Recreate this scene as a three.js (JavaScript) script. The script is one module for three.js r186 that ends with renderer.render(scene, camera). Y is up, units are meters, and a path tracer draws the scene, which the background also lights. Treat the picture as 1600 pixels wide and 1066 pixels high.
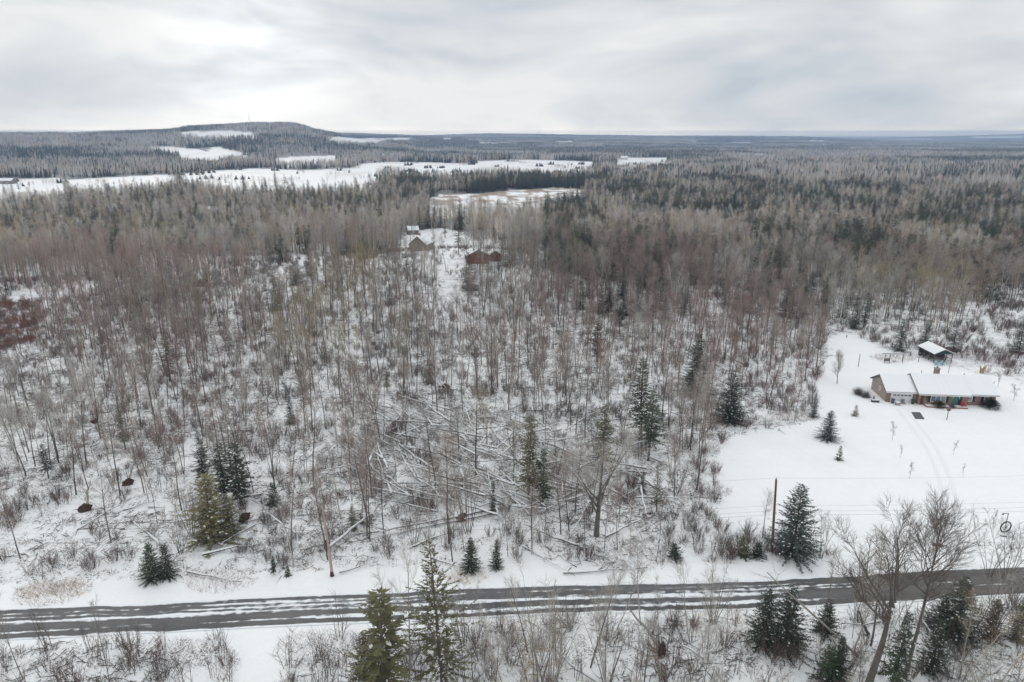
import * as THREE from 'three';
import { mergeGeometries } from 'three/addons/utils/BufferGeometryUtils.js';

// ------------------------------------------------------------------ camera, sky, sun, exposure
const scene = new THREE.Scene();
const CAM_H = 54, PITCH = Math.atan(320 / 1067), FPX = 1067;      // FPX: focal length in the photograph's own pixels (1600 wide)
const camera = new THREE.PerspectiveCamera(2 * Math.atan(533 / FPX) * 180 / Math.PI, 1024 / 682, 1, 40000);
camera.position.set(0, CAM_H, 0);
camera.rotation.set(-PITCH, 0, 0);
const renderer = new THREE.WebGLRenderer({ antialias: true });
renderer.toneMapping = THREE.LinearToneMapping;
renderer.toneMappingExposure = 1.07;
renderer.shadowMap.enabled = true;
scene.fog = new THREE.FogExp2(0xc0dbff, 0.0002);

function rng(seed) { let a = (seed * 2654435761) >>> 0; return () => { a = (a + 0x6d2b79f5) | 0; let t = Math.imul(a ^ (a >>> 15), 1 | a); t = (t + Math.imul(t ^ (t >>> 7), 61 | t)) ^ t; return ((t ^ (t >>> 14)) >>> 0) / 4294967296; }; }
const hash = (i, j) => { let h = Math.imul(i | 0, 374761393) + Math.imul(j | 0, 668265263); h = Math.imul(h ^ (h >>> 13), 1274126177); return ((h ^ (h >>> 16)) >>> 0) / 4294967296; };
function vnoise(x, y) {
  const i = Math.floor(x), j = Math.floor(y), u = x - i, v = y - j, s = u * u * (3 - 2 * u), t = v * v * (3 - 2 * v);
  const a = hash(i, j), b = hash(i + 1, j), c = hash(i, j + 1), d = hash(i + 1, j + 1);
  return a + (b - a) * s + (c - a) * t + (a - b - c + d) * s * t;
}
function fbm(x, y, o = 4) { let f = 0, a = 0.5, n = 0; for (let k = 0; k < o; k++) { f += a * vnoise(x, y); n += a; a *= 0.5; x = x * 2.03 + 17.1; y = y * 2.03 + 9.7; } return f / n; }
const lerp = (a, b, t) => a + (b - a) * t, clamp = (x, a = 0, b = 1) => Math.min(b, Math.max(a, x)), sstep = (a, b, x) => { const t = clamp((x - a) / (b - a)); return t * t * (3 - 2 * t); };

const SUN_AZ = -0.32, SUN_EL = 0.2;
const sunDir = new THREE.Vector3(Math.sin(SUN_AZ) * Math.cos(SUN_EL), Math.sin(SUN_EL), -Math.cos(SUN_AZ) * Math.cos(SUN_EL));
{
  const W = 2048, H = 2048, data = new Float32Array(W * H * 4);
  const glow = new THREE.Vector3(Math.sin(SUN_AZ - 0.02) * Math.cos(0.1), Math.sin(0.1), -Math.cos(SUN_AZ - 0.02) * Math.cos(0.1));
  for (let j = 0; j < H; j++) {
    const el = ((j + 0.5) / H - 0.5) * Math.PI, y = Math.sin(el), ce = Math.cos(el);
    for (let i = 0; i < W; i++) {
      const lon = ((i + 0.5) / W - 0.5) * 2 * Math.PI, x = Math.cos(lon) * ce, z = Math.sin(lon) * ce, o = (j * W + i) * 4;
      let c = [0.6, 0.63, 0.66];
      if (y > -0.01) {
        const az = Math.atan2(x, -z), yy = Math.max(0, y), wx = 1.1 * (fbm(az * 3 + 8, yy * 9, 3) - 0.5), ya = yy + 0.012 * Math.sin(az * 3 + 1);
        const n = clamp(fbm(az * 4.2 + wx + 9.3, ya * 15 + wx * 1.2 + 6.1, 5) * 2.3 - 0.65), m = clamp(fbm(az * 11 + wx * 2 + 30, ya * 42 + wx * 3 + 7, 4) * 1.9 - 0.45);
        const d = Math.acos(clamp(x * glow.x + y * glow.y + z * glow.z, -1, 1));
        const g1 = Math.exp(-((d / 0.1) ** 2)), g2 = Math.exp(-((d / 0.36) ** 2));
        const cover = clamp(0.62 * n + 0.38 * m);
        const lo = [0.5, 0.555, 0.612], hi = [0.77, 0.785, 0.79];
        const t = clamp(cover * 1.1 - 0.05 + g2 * 0.2 + sstep(0.09, 0.0, y) * 0.22 - 0.12 * sstep(-0.1, 0.5, az));
        const rise = 1 + 0.62 * sstep(0.17, 0.95, y);
        const zen = [1.02, 1.0, 0.985];
        const spot = g1 * (0.08 + 0.24 * m);
        c = [0, 1, 2].map((k) => lerp(lo[k], hi[k], t) * rise * lerp(1, zen[k], sstep(0.1, 0.6, y)) + spot * [1, 0.97, 0.9][k] + g2 * 0.03);
        const T = Math.max(0.075, Math.exp(-scene.fog.density * 96 / Math.max(yy, 0.004)));   // the air in front of the low sky takes this much of it away
        c = c.map((v, k) => (v - (1 - T) * [0.29, 0.38, 0.5][k]) / T);
      }
      data[o] = c[0]; data[o + 1] = c[1]; data[o + 2] = c[2]; data[o + 3] = 1;
    }
  }
  const sky = new THREE.DataTexture(data, W, H, THREE.RGBAFormat, THREE.FloatType);
  sky.mapping = THREE.EquirectangularReflectionMapping; sky.magFilter = THREE.LinearFilter; sky.needsUpdate = true;
  scene.background = sky; scene.environment = sky;
}
const sun = new THREE.DirectionalLight(0xfff2e2, 0.9);
sun.position.copy(sunDir).multiplyScalar(600); sun.target.position.set(0, 0, -150);
sun.castShadow = true; sun.shadow.radius = 30; sun.shadow.mapSize.set(2048, 2048);
Object.assign(sun.shadow.camera, { left: -400, right: 400, top: 300, bottom: -300, near: 10, far: 1500 });
scene.add(sun, sun.target);

// ------------------------------------------------------------------ photograph <-> place
const cP = Math.cos(PITCH), sP = Math.sin(PITCH);
function rayOf(px, py) { const u = (px - 800) / FPX, v = (533 - py) / FPX; return [u, v * cP - sP, -(cP + v * sP)]; }
function project(x, y, z) {                                          // place -> photograph pixel (and depth along the axis)
  const Y = y - CAM_H, yc = Y * cP - z * sP, dc = -z * cP - Y * sP;
  return [800 + FPX * x / dc, 533 - FPX * yc / dc, dc];
}
const RANGES = [
  { D: 3000, r0: 1150, back: 2500, pts: [[-700, 209], [-200, 211], [0, 213], [120, 213], [200, 209], [265, 207], [300, 202], [350, 200], [400, 197], [455, 196], [470, 199], [490, 206], [512, 210], [540, 216], [600, 224], [680, 236], [800, 250]] },
  { D: 4600, r0: 2300, back: 3000, pts: [[300, 214], [420, 214], [490, 212], [520, 211], [560, 211.5], [600, 213], [650, 214.5], [720, 217], [800, 220], [1000, 222], [1200, 230]] },
  { D: 6800, r0: 3000, back: 4000, pts: [[300, 216], [600, 216], [690, 213], [760, 211], [830, 211.5], [900, 213], [1050, 214.5], [1180, 215], [1250, 216], [1290, 218], [1340, 220], [1400, 222], [1500, 224]] },
  { D: 9600, r0: 7000, back: 3000, pts: [[1000, 219], [1250, 217.5], [1340, 217], [1400, 215], [1460, 213], [1520, 211.5], [1570, 210], [1610, 208.5], [1800, 206], [2300, 205]] },
];
const table = (pts, x) => { if (x <= pts[0][0]) return pts[0][1]; for (let k = 1; k < pts.length; k++) if (x < pts[k][0]) { const t = (x - pts[k - 1][0]) / (pts[k][0] - pts[k - 1][0]), s = t * t * (3 - 2 * t); return lerp(pts[k - 1][1], pts[k][1], lerp(t, s, 0.5)); } return pts[pts.length - 1][1]; };
const KN = { x: -22, z: -262 };
function heightAt(x, z) {
  const r = Math.hypot(x, z);
  let h = (fbm(x / 34 + 50, z / 34 + 50, 2) - 0.5) * 0.9;
  h += 11 * Math.exp(-(((x - KN.x) / 62) ** 2 + ((z - KN.z) / 52) ** 2));
  if (r > 900 && z < 0) {
    const tx = x / -z, px = 800 + FPX * tx / cP * 1.0;
    let hill = 0;
    const q = clamp(px, -1200, 2800), u = (q - 800) / FPX;
    for (const g of RANGES) {
      const py = table(g.pts, q), v = (533 - py) / FPX, el = (v * cP - sP) / Math.hypot(u, cP + v * sP);
      const top = CAM_H + g.D * el;
      if (top <= 0) continue;
      const b = r < g.D ? sstep(g.r0, g.D, r) ** 1.25 : 1 - 0.85 * sstep(g.D, g.D + g.back, r);
      const rough = 1 + 0.3 * (fbm(x / 420 + 9, z / 420 + 3, 3) - 0.5) * sstep(1, 0.75, b);
      hill = Math.max(hill, top * b * rough);
    }
    h += hill + (fbm(x / 260, z / 260, 3) - 0.5) * 5 * sstep(900, 1600, r);
  }
  return h;
}
function at(px, py, lift = 0) {                                      // photograph pixel -> the point on the ground seen there
  const d = rayOf(px, py), k = Math.hypot(d[0], d[2]);
  let a = 20, b = 20;
  const under = (r) => CAM_H + d[1] * r / k < heightAt(d[0] * r / k, d[2] * r / k) + lift;
  while (b < 13000) { if (under(b)) break; a = b; b *= 1.012; }
  for (let i = 0; i < 26; i++) { const m = (a + b) / 2; if (under(m)) b = m; else a = m; }
  return new THREE.Vector3(d[0] * b / k, heightAt(d[0] * b / k, d[2] * b / k) + lift, d[2] * b / k);
}
function tallFor(p, pyTop) { let a = 0.2, b = 60; for (let i = 0; i < 30; i++) { const m = (a + b) / 2; if (project(p.x, p.y + m, p.z)[1] < pyTop) b = m; else a = m; } return b; }
function inPoly(poly, x, y) { let c = false; for (let i = 0, j = poly.length - 1; i < poly.length; j = i++) { const [xi, yi] = poly[i], [xj, yj] = poly[j]; if (yi > y !== yj > y && x < (xj - xi) * (y - yi) / (yj - yi) + xi) c = !c; } return c; }

// ------------------------------------------------------------------ bookkeeping
const used = new Map();
function numbered(n) { const k = used.get(n) ?? 0; used.set(n, k + 1); return k ? n + '_' + String(k).padStart(3, '0') : n; }
function tag(o, label, category, group, kind) { o.userData.label = label; if (category) o.userData.category = category; if (group) o.userData.group = group; if (kind) o.userData.kind = kind; return o; }
function thing(name, label, category, pos, turn = 0, group) { const o = new THREE.Group(); o.name = numbered(name); o.position.copy(pos); o.rotation.y = turn; scene.add(o); return tag(o, label, category, group); }
function part(name, geo, mat, parent) { const m = new THREE.Mesh(geo, mat); m.name = name; m.castShadow = m.receiveShadow = true; parent.add(m); return m; }
function structure(name, geo, mat) { const m = part(name, geo, mat, scene); m.userData.kind = 'structure'; return m; }
const col = (r, g, b) => new THREE.Color().setRGB(r, g, b);
const std = (c, rough = 0.9, extra = {}) => new THREE.MeshStandardMaterial({ color: col(...c), roughness: rough, ...extra });

// textures ---------------------------------------------------------
function tex(w, h, fn, srgb = true) {
  const d = new Uint8Array(w * h * 4);
  for (let j = 0; j < h; j++) for (let i = 0; i < w; i++) { const c = fn(i / w, j / h, i, j), o = (j * w + i) * 4; for (let k = 0; k < 3; k++) d[o + k] = clamp(srgb ? (c[k] <= 0.0031308 ? 12.92 * c[k] : 1.055 * c[k] ** (1 / 2.4) - 0.055) : c[k]) * 255; d[o + 3] = 255; }
  const t = new THREE.DataTexture(d, w, h); t.wrapS = t.wrapT = THREE.RepeatWrapping; t.magFilter = THREE.LinearFilter; if (srgb) t.colorSpace = THREE.SRGBColorSpace; t.needsUpdate = true; return t;
}
const wrapN = (u, v, f, o = 4) => {                                  // tiling fbm
  const a = fbm(u * f, v * f, o), b = fbm((u - 1) * f, v * f, o), c = fbm(u * f, (v - 1) * f, o), d = fbm((u - 1) * f, (v - 1) * f, o);
  const s = sstep(0.75, 1, u), t = sstep(0.75, 1, v); return lerp(lerp(a, b, s), lerp(c, d, s), t);
};
const barkTex = tex(64, 256, (u, v) => { const n = fbm(u * 14 + 3, v * 9, 4), m = fbm(u * 30, v * 50, 2); const k = 0.55 + 0.55 * n + 0.25 * (m - 0.5); return [k, k * 0.98, k * 0.95]; });
const birchTex = tex(64, 256, (u, v) => { const n = fbm(u * 4, v * 60, 3), k = n > 0.66 ? 0.25 : 0.95 + 0.1 * (fbm(u * 8, v * 8) - 0.5); return [k, k * 0.97, k * 0.93]; });

// geometry collector -----------------------------------------------
class GB {
  constructor() { this.p = []; this.n = []; this.u = []; this.i = []; this.c = []; this.tint = [1, 1, 1]; }
  v(x, y, z, nx, ny, nz, u = 0, w = 0) { this.p.push(x, y, z); this.n.push(nx, ny, nz); this.u.push(u, w); this.c.push(...this.tint); return this.p.length / 3 - 1; }
  tube(pts, rad, sides, cap = true) {
    const n = pts.length; let prev = null, ref = null, len = 0;
    for (let k = 0; k < n; k++) {
      const a = pts[Math.max(0, k - 1)], b = pts[Math.min(n - 1, k + 1)];
      const t = [b[0] - a[0], b[1] - a[1], b[2] - a[2]], L = Math.hypot(...t) || 1; t[0] /= L; t[1] /= L; t[2] /= L;
      if (!ref) ref = Math.abs(t[1]) < 0.9 ? [0, 1, 0] : [1, 0, 0];
      let d = ref[0] * t[0] + ref[1] * t[1] + ref[2] * t[2], s = [ref[0] - d * t[0], ref[1] - d * t[1], ref[2] - d * t[2]], S = Math.hypot(...s) || 1; s = s.map((x) => x / S); ref = s;
      const q = [t[1] * s[2] - t[2] * s[1], t[2] * s[0] - t[0] * s[2], t[0] * s[1] - t[1] * s[0]];
      if (k) len += Math.hypot(pts[k][0] - pts[k - 1][0], pts[k][1] - pts[k - 1][1], pts[k][2] - pts[k - 1][2]);
      const row = [];
      for (let j = 0; j <= sides; j++) { const f = j / sides * 2 * Math.PI, c = Math.cos(f), e = Math.sin(f), nx = s[0] * c + q[0] * e, ny = s[1] * c + q[1] * e, nz = s[2] * c + q[2] * e; row.push(this.v(pts[k][0] + nx * rad[k], pts[k][1] + ny * rad[k], pts[k][2] + nz * rad[k], nx, ny, nz, j / sides, len * 0.5)); }
      if (prev) for (let j = 0; j < sides; j++) this.i.push(prev[j], prev[j + 1], row[j], row[j], prev[j + 1], row[j + 1]);
      if (cap && (k === 0 || k === n - 1) && rad[k] > 0.02) { const m = this.v(...pts[k], t[0] * (k ? 1 : -1), t[1] * (k ? 1 : -1), t[2] * (k ? 1 : -1)); for (let j = 0; j < sides; j++) k ? this.i.push(row[j], row[j + 1], m) : this.i.push(row[j + 1], row[j], m); }
      prev = row;
    }
  }
  spike(a, b, r) {
    const t = [b[0] - a[0], b[1] - a[1], b[2] - a[2]], L = Math.hypot(...t) || 1, ref = Math.abs(t[1]) < 0.8 * L ? [0, 1, 0] : [1, 0, 0];
    let s = [t[1] * ref[2] - t[2] * ref[1], t[2] * ref[0] - t[0] * ref[2], t[0] * ref[1] - t[1] * ref[0]]; const S = Math.hypot(...s) || 1; s = s.map((x) => x / S);
    const q = [(t[1] * s[2] - t[2] * s[1]) / L, (t[2] * s[0] - t[0] * s[2]) / L, (t[0] * s[1] - t[1] * s[0]) / L], id = [];
    for (let j = 0; j < 3; j++) { const f = j * 2.0944, c = Math.cos(f), e = Math.sin(f), nx = s[0] * c + q[0] * e, ny = s[1] * c + q[1] * e, nz = s[2] * c + q[2] * e; id.push(this.v(a[0] + nx * r, a[1] + ny * r, a[2] + nz * r, nx, ny, nz)); }
    const m = this.v(...b, t[0] / L, t[1] / L, t[2] / L);
    this.i.push(id[0], id[1], m, id[1], id[2], m, id[2], id[0], m);
  }
  spray(a, d, s, len, w, n) {                                        // a small pointed tuft of needles: a folded lozenge
    const m = len * 0.42, i0 = this.v(a[0], a[1], a[2], ...n), i3 = this.v(a[0] + d[0] * len, a[1] + d[1] * len - 0.04 * len, a[2] + d[2] * len, ...n);
    const i1 = this.v(a[0] + d[0] * m + s[0] * w, a[1] + d[1] * m + s[1] * w - w * 0.35, a[2] + d[2] * m + s[2] * w, ...n), i2 = this.v(a[0] + d[0] * m - s[0] * w, a[1] + d[1] * m - s[1] * w - w * 0.35, a[2] + d[2] * m - s[2] * w, ...n);
    this.i.push(i0, i1, i3, i0, i3, i2);
  }
  build(color = false) {
    const g = new THREE.BufferGeometry();
    g.setAttribute('position', new THREE.Float32BufferAttribute(this.p, 3)); g.setAttribute('normal', new THREE.Float32BufferAttribute(this.n, 3)); g.setAttribute('uv', new THREE.Float32BufferAttribute(this.u, 2));
    if (color) g.setAttribute('color', new THREE.Float32BufferAttribute(this.c, 3));
    g.setIndex(this.i); return g;
  }
  add(o, m) {                                                        // another collector's shapes, moved
    const b = this.p.length / 3, v = new THREE.Vector3(), nm = new THREE.Matrix3().getNormalMatrix(m);
    for (let k = 0; k < o.p.length; k += 3) { v.set(o.p[k], o.p[k + 1], o.p[k + 2]).applyMatrix4(m); this.p.push(v.x, v.y, v.z); v.set(o.n[k], o.n[k + 1], o.n[k + 2]).applyMatrix3(nm).normalize(); this.n.push(v.x, v.y, v.z); this.c.push(o.c[k] * this.tint[0], o.c[k + 1] * this.tint[1], o.c[k + 2] * this.tint[2]); }
    for (const x of o.u) this.u.push(x);
    for (const x of o.i) this.i.push(x + b);
  }
}
const V = (a) => new THREE.Vector3(...a);
const nrm = (d) => { const L = Math.hypot(...d) || 1; return [d[0] / L, d[1] / L, d[2] / L]; };
function offAxis(d, ang, R) {                                        // a direction at the given angle from d, turned at random
  const ref = Math.abs(d[1]) < 0.9 ? [0, 1, 0] : [1, 0, 0];
  const s = nrm([d[1] * ref[2] - d[2] * ref[1], d[2] * ref[0] - d[0] * ref[2], d[0] * ref[1] - d[1] * ref[0]]), q = [d[1] * s[2] - d[2] * s[1], d[2] * s[0] - d[0] * s[2], d[0] * s[1] - d[1] * s[0]];
  const f = R() * 6.2832, c = Math.cos(ang), e = Math.sin(ang);
  return nrm([0, 1, 2].map((k) => d[k] * c + (s[k] * Math.cos(f) + q[k] * Math.sin(f)) * e));
}

// ------------------------------------------------------------------ trees
function stick(gb, p, d, len, r, n, sides, R, wob, trop, taper = 0.85) {
  const pts = [], rad = []; let q = p, dir = d;
  for (let k = 0; k <= n; k++) { pts.push(q); rad.push(r * (1 - taper * (k / n) ** 1.1)); dir = nrm([dir[0] + (R() - 0.5) * wob, dir[1] + (R() - 0.5) * wob + trop, dir[2] + (R() - 0.5) * wob]); q = [q[0] + dir[0] * len / n, q[1] + dir[1] * len / n, q[2] + dir[2] * len / n]; }
  gb.tube(pts, rad, sides);
  return { pts, rad, at(t) { const x = clamp(t) * n, k = Math.min(n - 1, Math.floor(x)), f = x - k; return { p: [0, 1, 2].map((c) => lerp(pts[k][c], pts[k + 1][c], f)), d: nrm([0, 1, 2].map((c) => pts[k + 1][c] - pts[k][c])), r: lerp(rad[k], rad[k + 1], f) }; } };
}
function growBare(seed, o) {
  const R = rng(seed), T = new GB(), C = new GB();
  T.tint = o.bark ?? [0.5, 0.48, 0.47];
  for (const st of o.stems) {
    const tr = stick(T, st.p ?? [0, -0.3, 0], nrm(st.d ?? [0, 1, 0]), st.len, st.r, o.segs ?? 9, 6, R, o.wob ?? 0.09, o.trop ?? 0.02, 0.86);
    const nl = Math.round(o.limbs * (st.share ?? 1));
    for (let k = 0; k < nl; k++) {
      const t = lerp(o.base, 0.99, (k + R()) / nl), b = tr.at(t), h = (t - o.base) / (1 - o.base);
      const ll = o.spread * (o.profile ? o.profile(h) : (0.35 + 1.0 * Math.sin(Math.PI * (0.15 + 0.75 * (1 - h))))) * (0.6 + 0.7 * R());
      const ld = offAxis(b.d, lerp(o.ang ?? 0.95, 0.4, h) * (0.75 + 0.5 * R()), R);
      C.tint = o.bark ?? [0.62, 0.6, 0.58];
      const lim = stick(C, b.p, ld, ll, Math.max(0.016, Math.min(b.r * 0.62, ll * 0.014)), 5, 4, R, 0.3, o.limbUp ?? 0.1);
      const n2 = Math.round((o.n2 ?? 8) * (0.6 + 0.4 * ll / o.spread));
      for (let j = 0; j < n2; j++) {
        const b2 = lim.at(lerp(0.22, 1, (j + R()) / n2)), l2 = ll * lerp(0.55, 0.25, j / n2) * (0.7 + 0.6 * R());
        C.tint = [1, 1, 1];
        const br = stick(C, b2.p, offAxis(b2.d, 0.75 * (0.6 + 0.7 * R()), R), l2, 0.015, 3, 3, R, 0.35, 0.08, 0.7);
        const n3 = o.n3 ?? 8;
        for (let i = 0; i < n3; i++) { const b3 = br.at(lerp(0.15, 1, (i + R()) / n3)), d3 = offAxis(b3.d, 0.7 * (0.5 + 0.8 * R()), R), l3 = (o.twig ?? 0.75) * (0.5 + 0.8 * R()); C.spike(b3.p, [b3.p[0] + d3[0] * l3, b3.p[1] + d3[1] * l3 + 0.12 * l3, b3.p[2] + d3[2] * l3], 0.009); }
      }
    }
  }
  const A = new GB(); A.add(T, new THREE.Matrix4()); A.add(C, new THREE.Matrix4());
  return { trunk: T.build(), crown: C.build(), all: A.build(true), h: A.p.reduce((t, v, i) => (i % 3 === 1 && v > t ? v : t), 0) };
}
function growSpruce(seed, o) {
  const R = rng(seed), T = new GB(), C = new GB(), S = new GB(), H = o.h;
  T.tint = [0.75, 0.65, 0.55];
  const tr = stick(T, [0, -0.3, 0], [0, 1, 0], H + 0.2, H * 0.0125 + 0.03, 8, 6, R, 0.02, 0, 0.94);
  C.tint = [1, 1, 1];
  const nw = Math.round((1 - o.base) * H / (o.step ?? 0.42));
  for (let w = 0; w < nw; w++) {
    const t = lerp(o.base, 0.985, (w + 0.6 * R()) / nw), h = (t - o.base) / (1 - o.base), nb = Math.max(4, Math.round((o.nb ?? 8) * (0.6 + 0.4 * (1 - h))));
    const lopsided = R() * 6.283;
    for (let k = 0; k < nb; k++) {
      if (R() < (o.gap ?? 0.08)) continue;
      const f = k / nb * 6.283 + w * 2.4 + (R() - 0.5) * 0.6, prof = o.profile ? o.profile(h) : (1 - h) ** 0.85 * 0.95 + 0.05;
      const len = Math.max(0.18, o.rad * prof * (0.68 + 0.5 * R()) * (1 + (o.lop ?? 0.12) * Math.cos(f - lopsided))), b = tr.at(t + (R() - 0.5) * 0.012);
      const droop = lerp(o.droop ?? -0.28, 0.55, h ** 1.5), d0 = nrm([Math.cos(f), droop + (R() - 0.5) * 0.25, Math.sin(f)]);
      const ns = Math.max(4, Math.round(len * (o.dense ?? 6.5))), up = 0.12 + 0.1 * R();
      const pt = (s) => [b.p[0] + d0[0] * len * s, b.p[1] + d0[1] * len * s + up * len * s * s, b.p[2] + d0[2] * len * s];
      if (len > 0.8) { T.spike(b.p, pt(0.95), 0.016 + len * 0.004); }
      const side = nrm([-d0[2], 0, d0[0]]);
      for (let s = 0; s < ns; s++) {
        const u = lerp(o.bare ?? 0.12, 1, (s + R()) / ns), q = pt(u), sg = s % 2 ? 1 : -1, spread = s % 3 === 2 ? 0.15 : 0.85;
        const dd = nrm([d0[0] + sg * side[0] * spread + (R() - 0.5) * 0.4, d0[1] * 0.6 + 0.1 + (R() - 0.55) * 0.5, d0[2] + sg * side[2] * spread + (R() - 0.5) * 0.4]);
        const sl = (o.sl ?? 0.46) * (0.6 + 0.7 * R()) * (0.7 + 0.5 * (1 - u)), n = nrm([(R() - 0.5) * 0.9 + d0[0] * 0.35, 0.8, (R() - 0.5) * 0.9 + d0[2] * 0.35]);
        C.spray(q, dd, nrm([-dd[2], (R() - 0.5) * 0.9, dd[0]]), sl, sl * (o.fat ?? 0.2), n);
        if (R() < 0.04) S.spray([q[0], q[1] + 0.04, q[2]], nrm([dd[0], dd[1] * 0.4, dd[2]]), nrm([-dd[2], 0, dd[0]]), sl * 0.9, sl * 0.3, [0, 1, 0]);
      }
    }
  }
  const A = new GB(); A.tint = [1.6, 1.3, 1.2]; A.add(T, new THREE.Matrix4()); A.tint = [1, 1, 1]; A.add(C, new THREE.Matrix4());
  return { trunk: T.build(), crown: C.build(), snow: S.build(), all: A.build(true), h: H };
}
function growShrub(seed, o) {
  const R = rng(seed), C = new GB();
  for (let k = 0; k < o.n; k++) {
    const f = R() * 6.283, lean = (o.lean ?? 0.5) * R(), p = [Math.cos(f) * o.rad * R() * 0.6, -0.1, Math.sin(f) * o.rad * R() * 0.6], L = o.h * (0.55 + 0.55 * R());
    const s = stick(C, p, nrm([Math.cos(f) * lean, 1, Math.sin(f) * lean]), L, 0.016 + 0.008 * o.h * 0.5, 3, 3, R, 0.3, 0.03, 0.75);
    for (let i = 0; i < o.m; i++) { const b = s.at(lerp(0.25, 1, R())), d = offAxis(b.d, 0.5 + 0.4 * R(), R), l = o.h * 0.28 * (0.5 + R()); C.spike(b.p, [b.p[0] + d[0] * l, b.p[1] + d[1] * l + 0.1 * l, b.p[2] + d[2] * l], 0.011); }
  }
  return { crown: C.build(), all: C.build(true), h: o.h };
}
const BARE = {
  maple: [0, 1, 2, 3, 4, 5].map((k) => growBare(101 + k, { stems: [{ len: 13.5 + k * 0.5, r: 0.115 + 0.01 * k }], limbs: 17 + k % 3, base: 0.36 + 0.05 * (k % 3), spread: 2.5 + 0.25 * (k % 4), n2: 8, n3: 8 })),
  pole: [0, 1, 2].map((k) => growBare(131 + k, { stems: [{ len: 9.5 + k, r: 0.06 }], limbs: 13, base: 0.4, spread: 1.35, n2: 5, n3: 6, ang: 0.75, wob: 0.12 })),
  forked: [0, 1, 2].map((k) => growBare(151 + k, { stems: [{ len: 14, r: 0.12, d: [0.12, 1, 0.05], share: 0.7 }, { len: 13, r: 0.095, d: [-0.17, 1, -0.08], share: 0.6 }], limbs: 16, base: 0.4, spread: 2.4, n2: 7, n3: 7 })),
  birch: [0, 1, 2].map((k) => growBare(171 + k, { bark: [1.7, 1.65, 1.55], stems: k === 1 ? [{ len: 12.5, r: 0.11, d: [0.2, 1, 0.1], share: 0.6 }, { len: 12, r: 0.1, d: [-0.18, 1, 0.05], share: 0.6 }] : [{ len: 13, r: 0.12, d: [0.08 * k, 1, 0] }], limbs: 15, base: 0.42, spread: 2.1, n2: 6, n3: 6, ang: 0.7, wob: 0.15 })),
  clump: [0, 1].map((k) => growBare(191 + k, { stems: [0, 1, 2, 3, 4, 5, 6].slice(k).map((i) => ({ p: [Math.cos(i * 2.4) * 0.35, -0.2, Math.sin(i * 2.4) * 0.35], d: [Math.cos(i * 2.4) * (0.14 + 0.05 * (i % 3)), 1, Math.sin(i * 2.4) * (0.14 + 0.05 * (i % 3))], len: 8.5 + (i * 37 % 5) * 0.5, r: 0.065, share: 0.3 })), limbs: 17, base: 0.35, spread: 1.7, n2: 5, n3: 6, ang: 0.6, wob: 0.12 })),
  snag: [0, 1].map((k) => growBare(211 + k, { stems: [{ len: 9 + k, r: 0.13 }], limbs: 6, base: 0.45, spread: 1.1, n2: 2, n3: 2, ang: 1.1, wob: 0.06 })),
};
const SPRUCE = {
  full: [0, 1, 2].map((k) => growSpruce(301 + k, { h: 10, base: 0.03, rad: 3.0 + 0.2 * k, nb: 12, dense: 13, sl: 0.36, fat: 0.19, gap: 0.06 })),
  forest: [0, 1, 2, 3].map((k) => growSpruce(321 + k, { h: 12, base: 0.22 + 0.06 * k, rad: 2.1 + 0.15 * k, nb: 9, dense: 12, sl: 0.38, gap: 0.08 + 0.04 * k, lop: 0.3, profile: (h) => Math.min(1, (1 - h) * 1.5) ** 0.8 * (0.75 + 0.25 * Math.sin(h * 25)) + 0.04 })),
  thin: [0, 1, 2].map((k) => growSpruce(341 + k, { h: 12, base: 0.18, rad: 1.45, nb: 8, dense: 10, gap: 0.14, lop: 0.35, droop: -0.45, profile: (h) => Math.min(1, (1 - h) * 2.2) ** 0.7 * (0.7 + 0.4 * Math.sin(h * 31 + k)) + 0.05 })),
  ragged: [0, 1].map((k) => growSpruce(361 + k, { h: 16, base: 0.16, rad: 3.4, nb: 10, step: 0.46, dense: 15, bare: 0.28, sl: 0.34, fat: 0.17, gap: 0.16, lop: 0.35, droop: -0.12, profile: (h) => Math.min(1, (1 - h) * 1.45) * (0.72 + 0.28 * Math.sin(h * 22 + k * 2)) + 0.05 })),
  bushy: [0, 1].map((k) => growSpruce(381 + k, { h: 9, base: 0.02, rad: 3.0, nb: 12, dense: 13, sl: 0.38, fat: 0.19, gap: 0.08, droop: -0.35, lop: 0.3, profile: (h) => (1 - h) ** 0.6 * (0.85 + 0.2 * Math.sin(h * 18 + k)) })),
  young: [0, 1].map((k) => growSpruce(401 + k, { h: 3.2, base: 0.04, rad: 1.05 + 0.15 * k, nb: 8, step: 0.24, dense: 15, sl: 0.26, fat: 0.24, gap: 0.06 })),
};
const SHRUB = [0, 1, 2, 3].map((k) => growShrub(501 + k, { n: 16 + 3 * k, m: 13, h: 1.9 + 0.25 * (k % 2), rad: 0.9 + 0.2 * k, lean: 0.55 }));
const BRUSH = [0, 1, 2].map((k) => growShrub(521 + k, { n: 7 + k, m: 6, h: 1.05, rad: 0.8, lean: 0.9 }));
const STALK = [0, 1, 2].map((k) => growShrub(541 + k, { n: 5, m: 12, h: 3.4, rad: 0.7, lean: 0.25 }));

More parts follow.
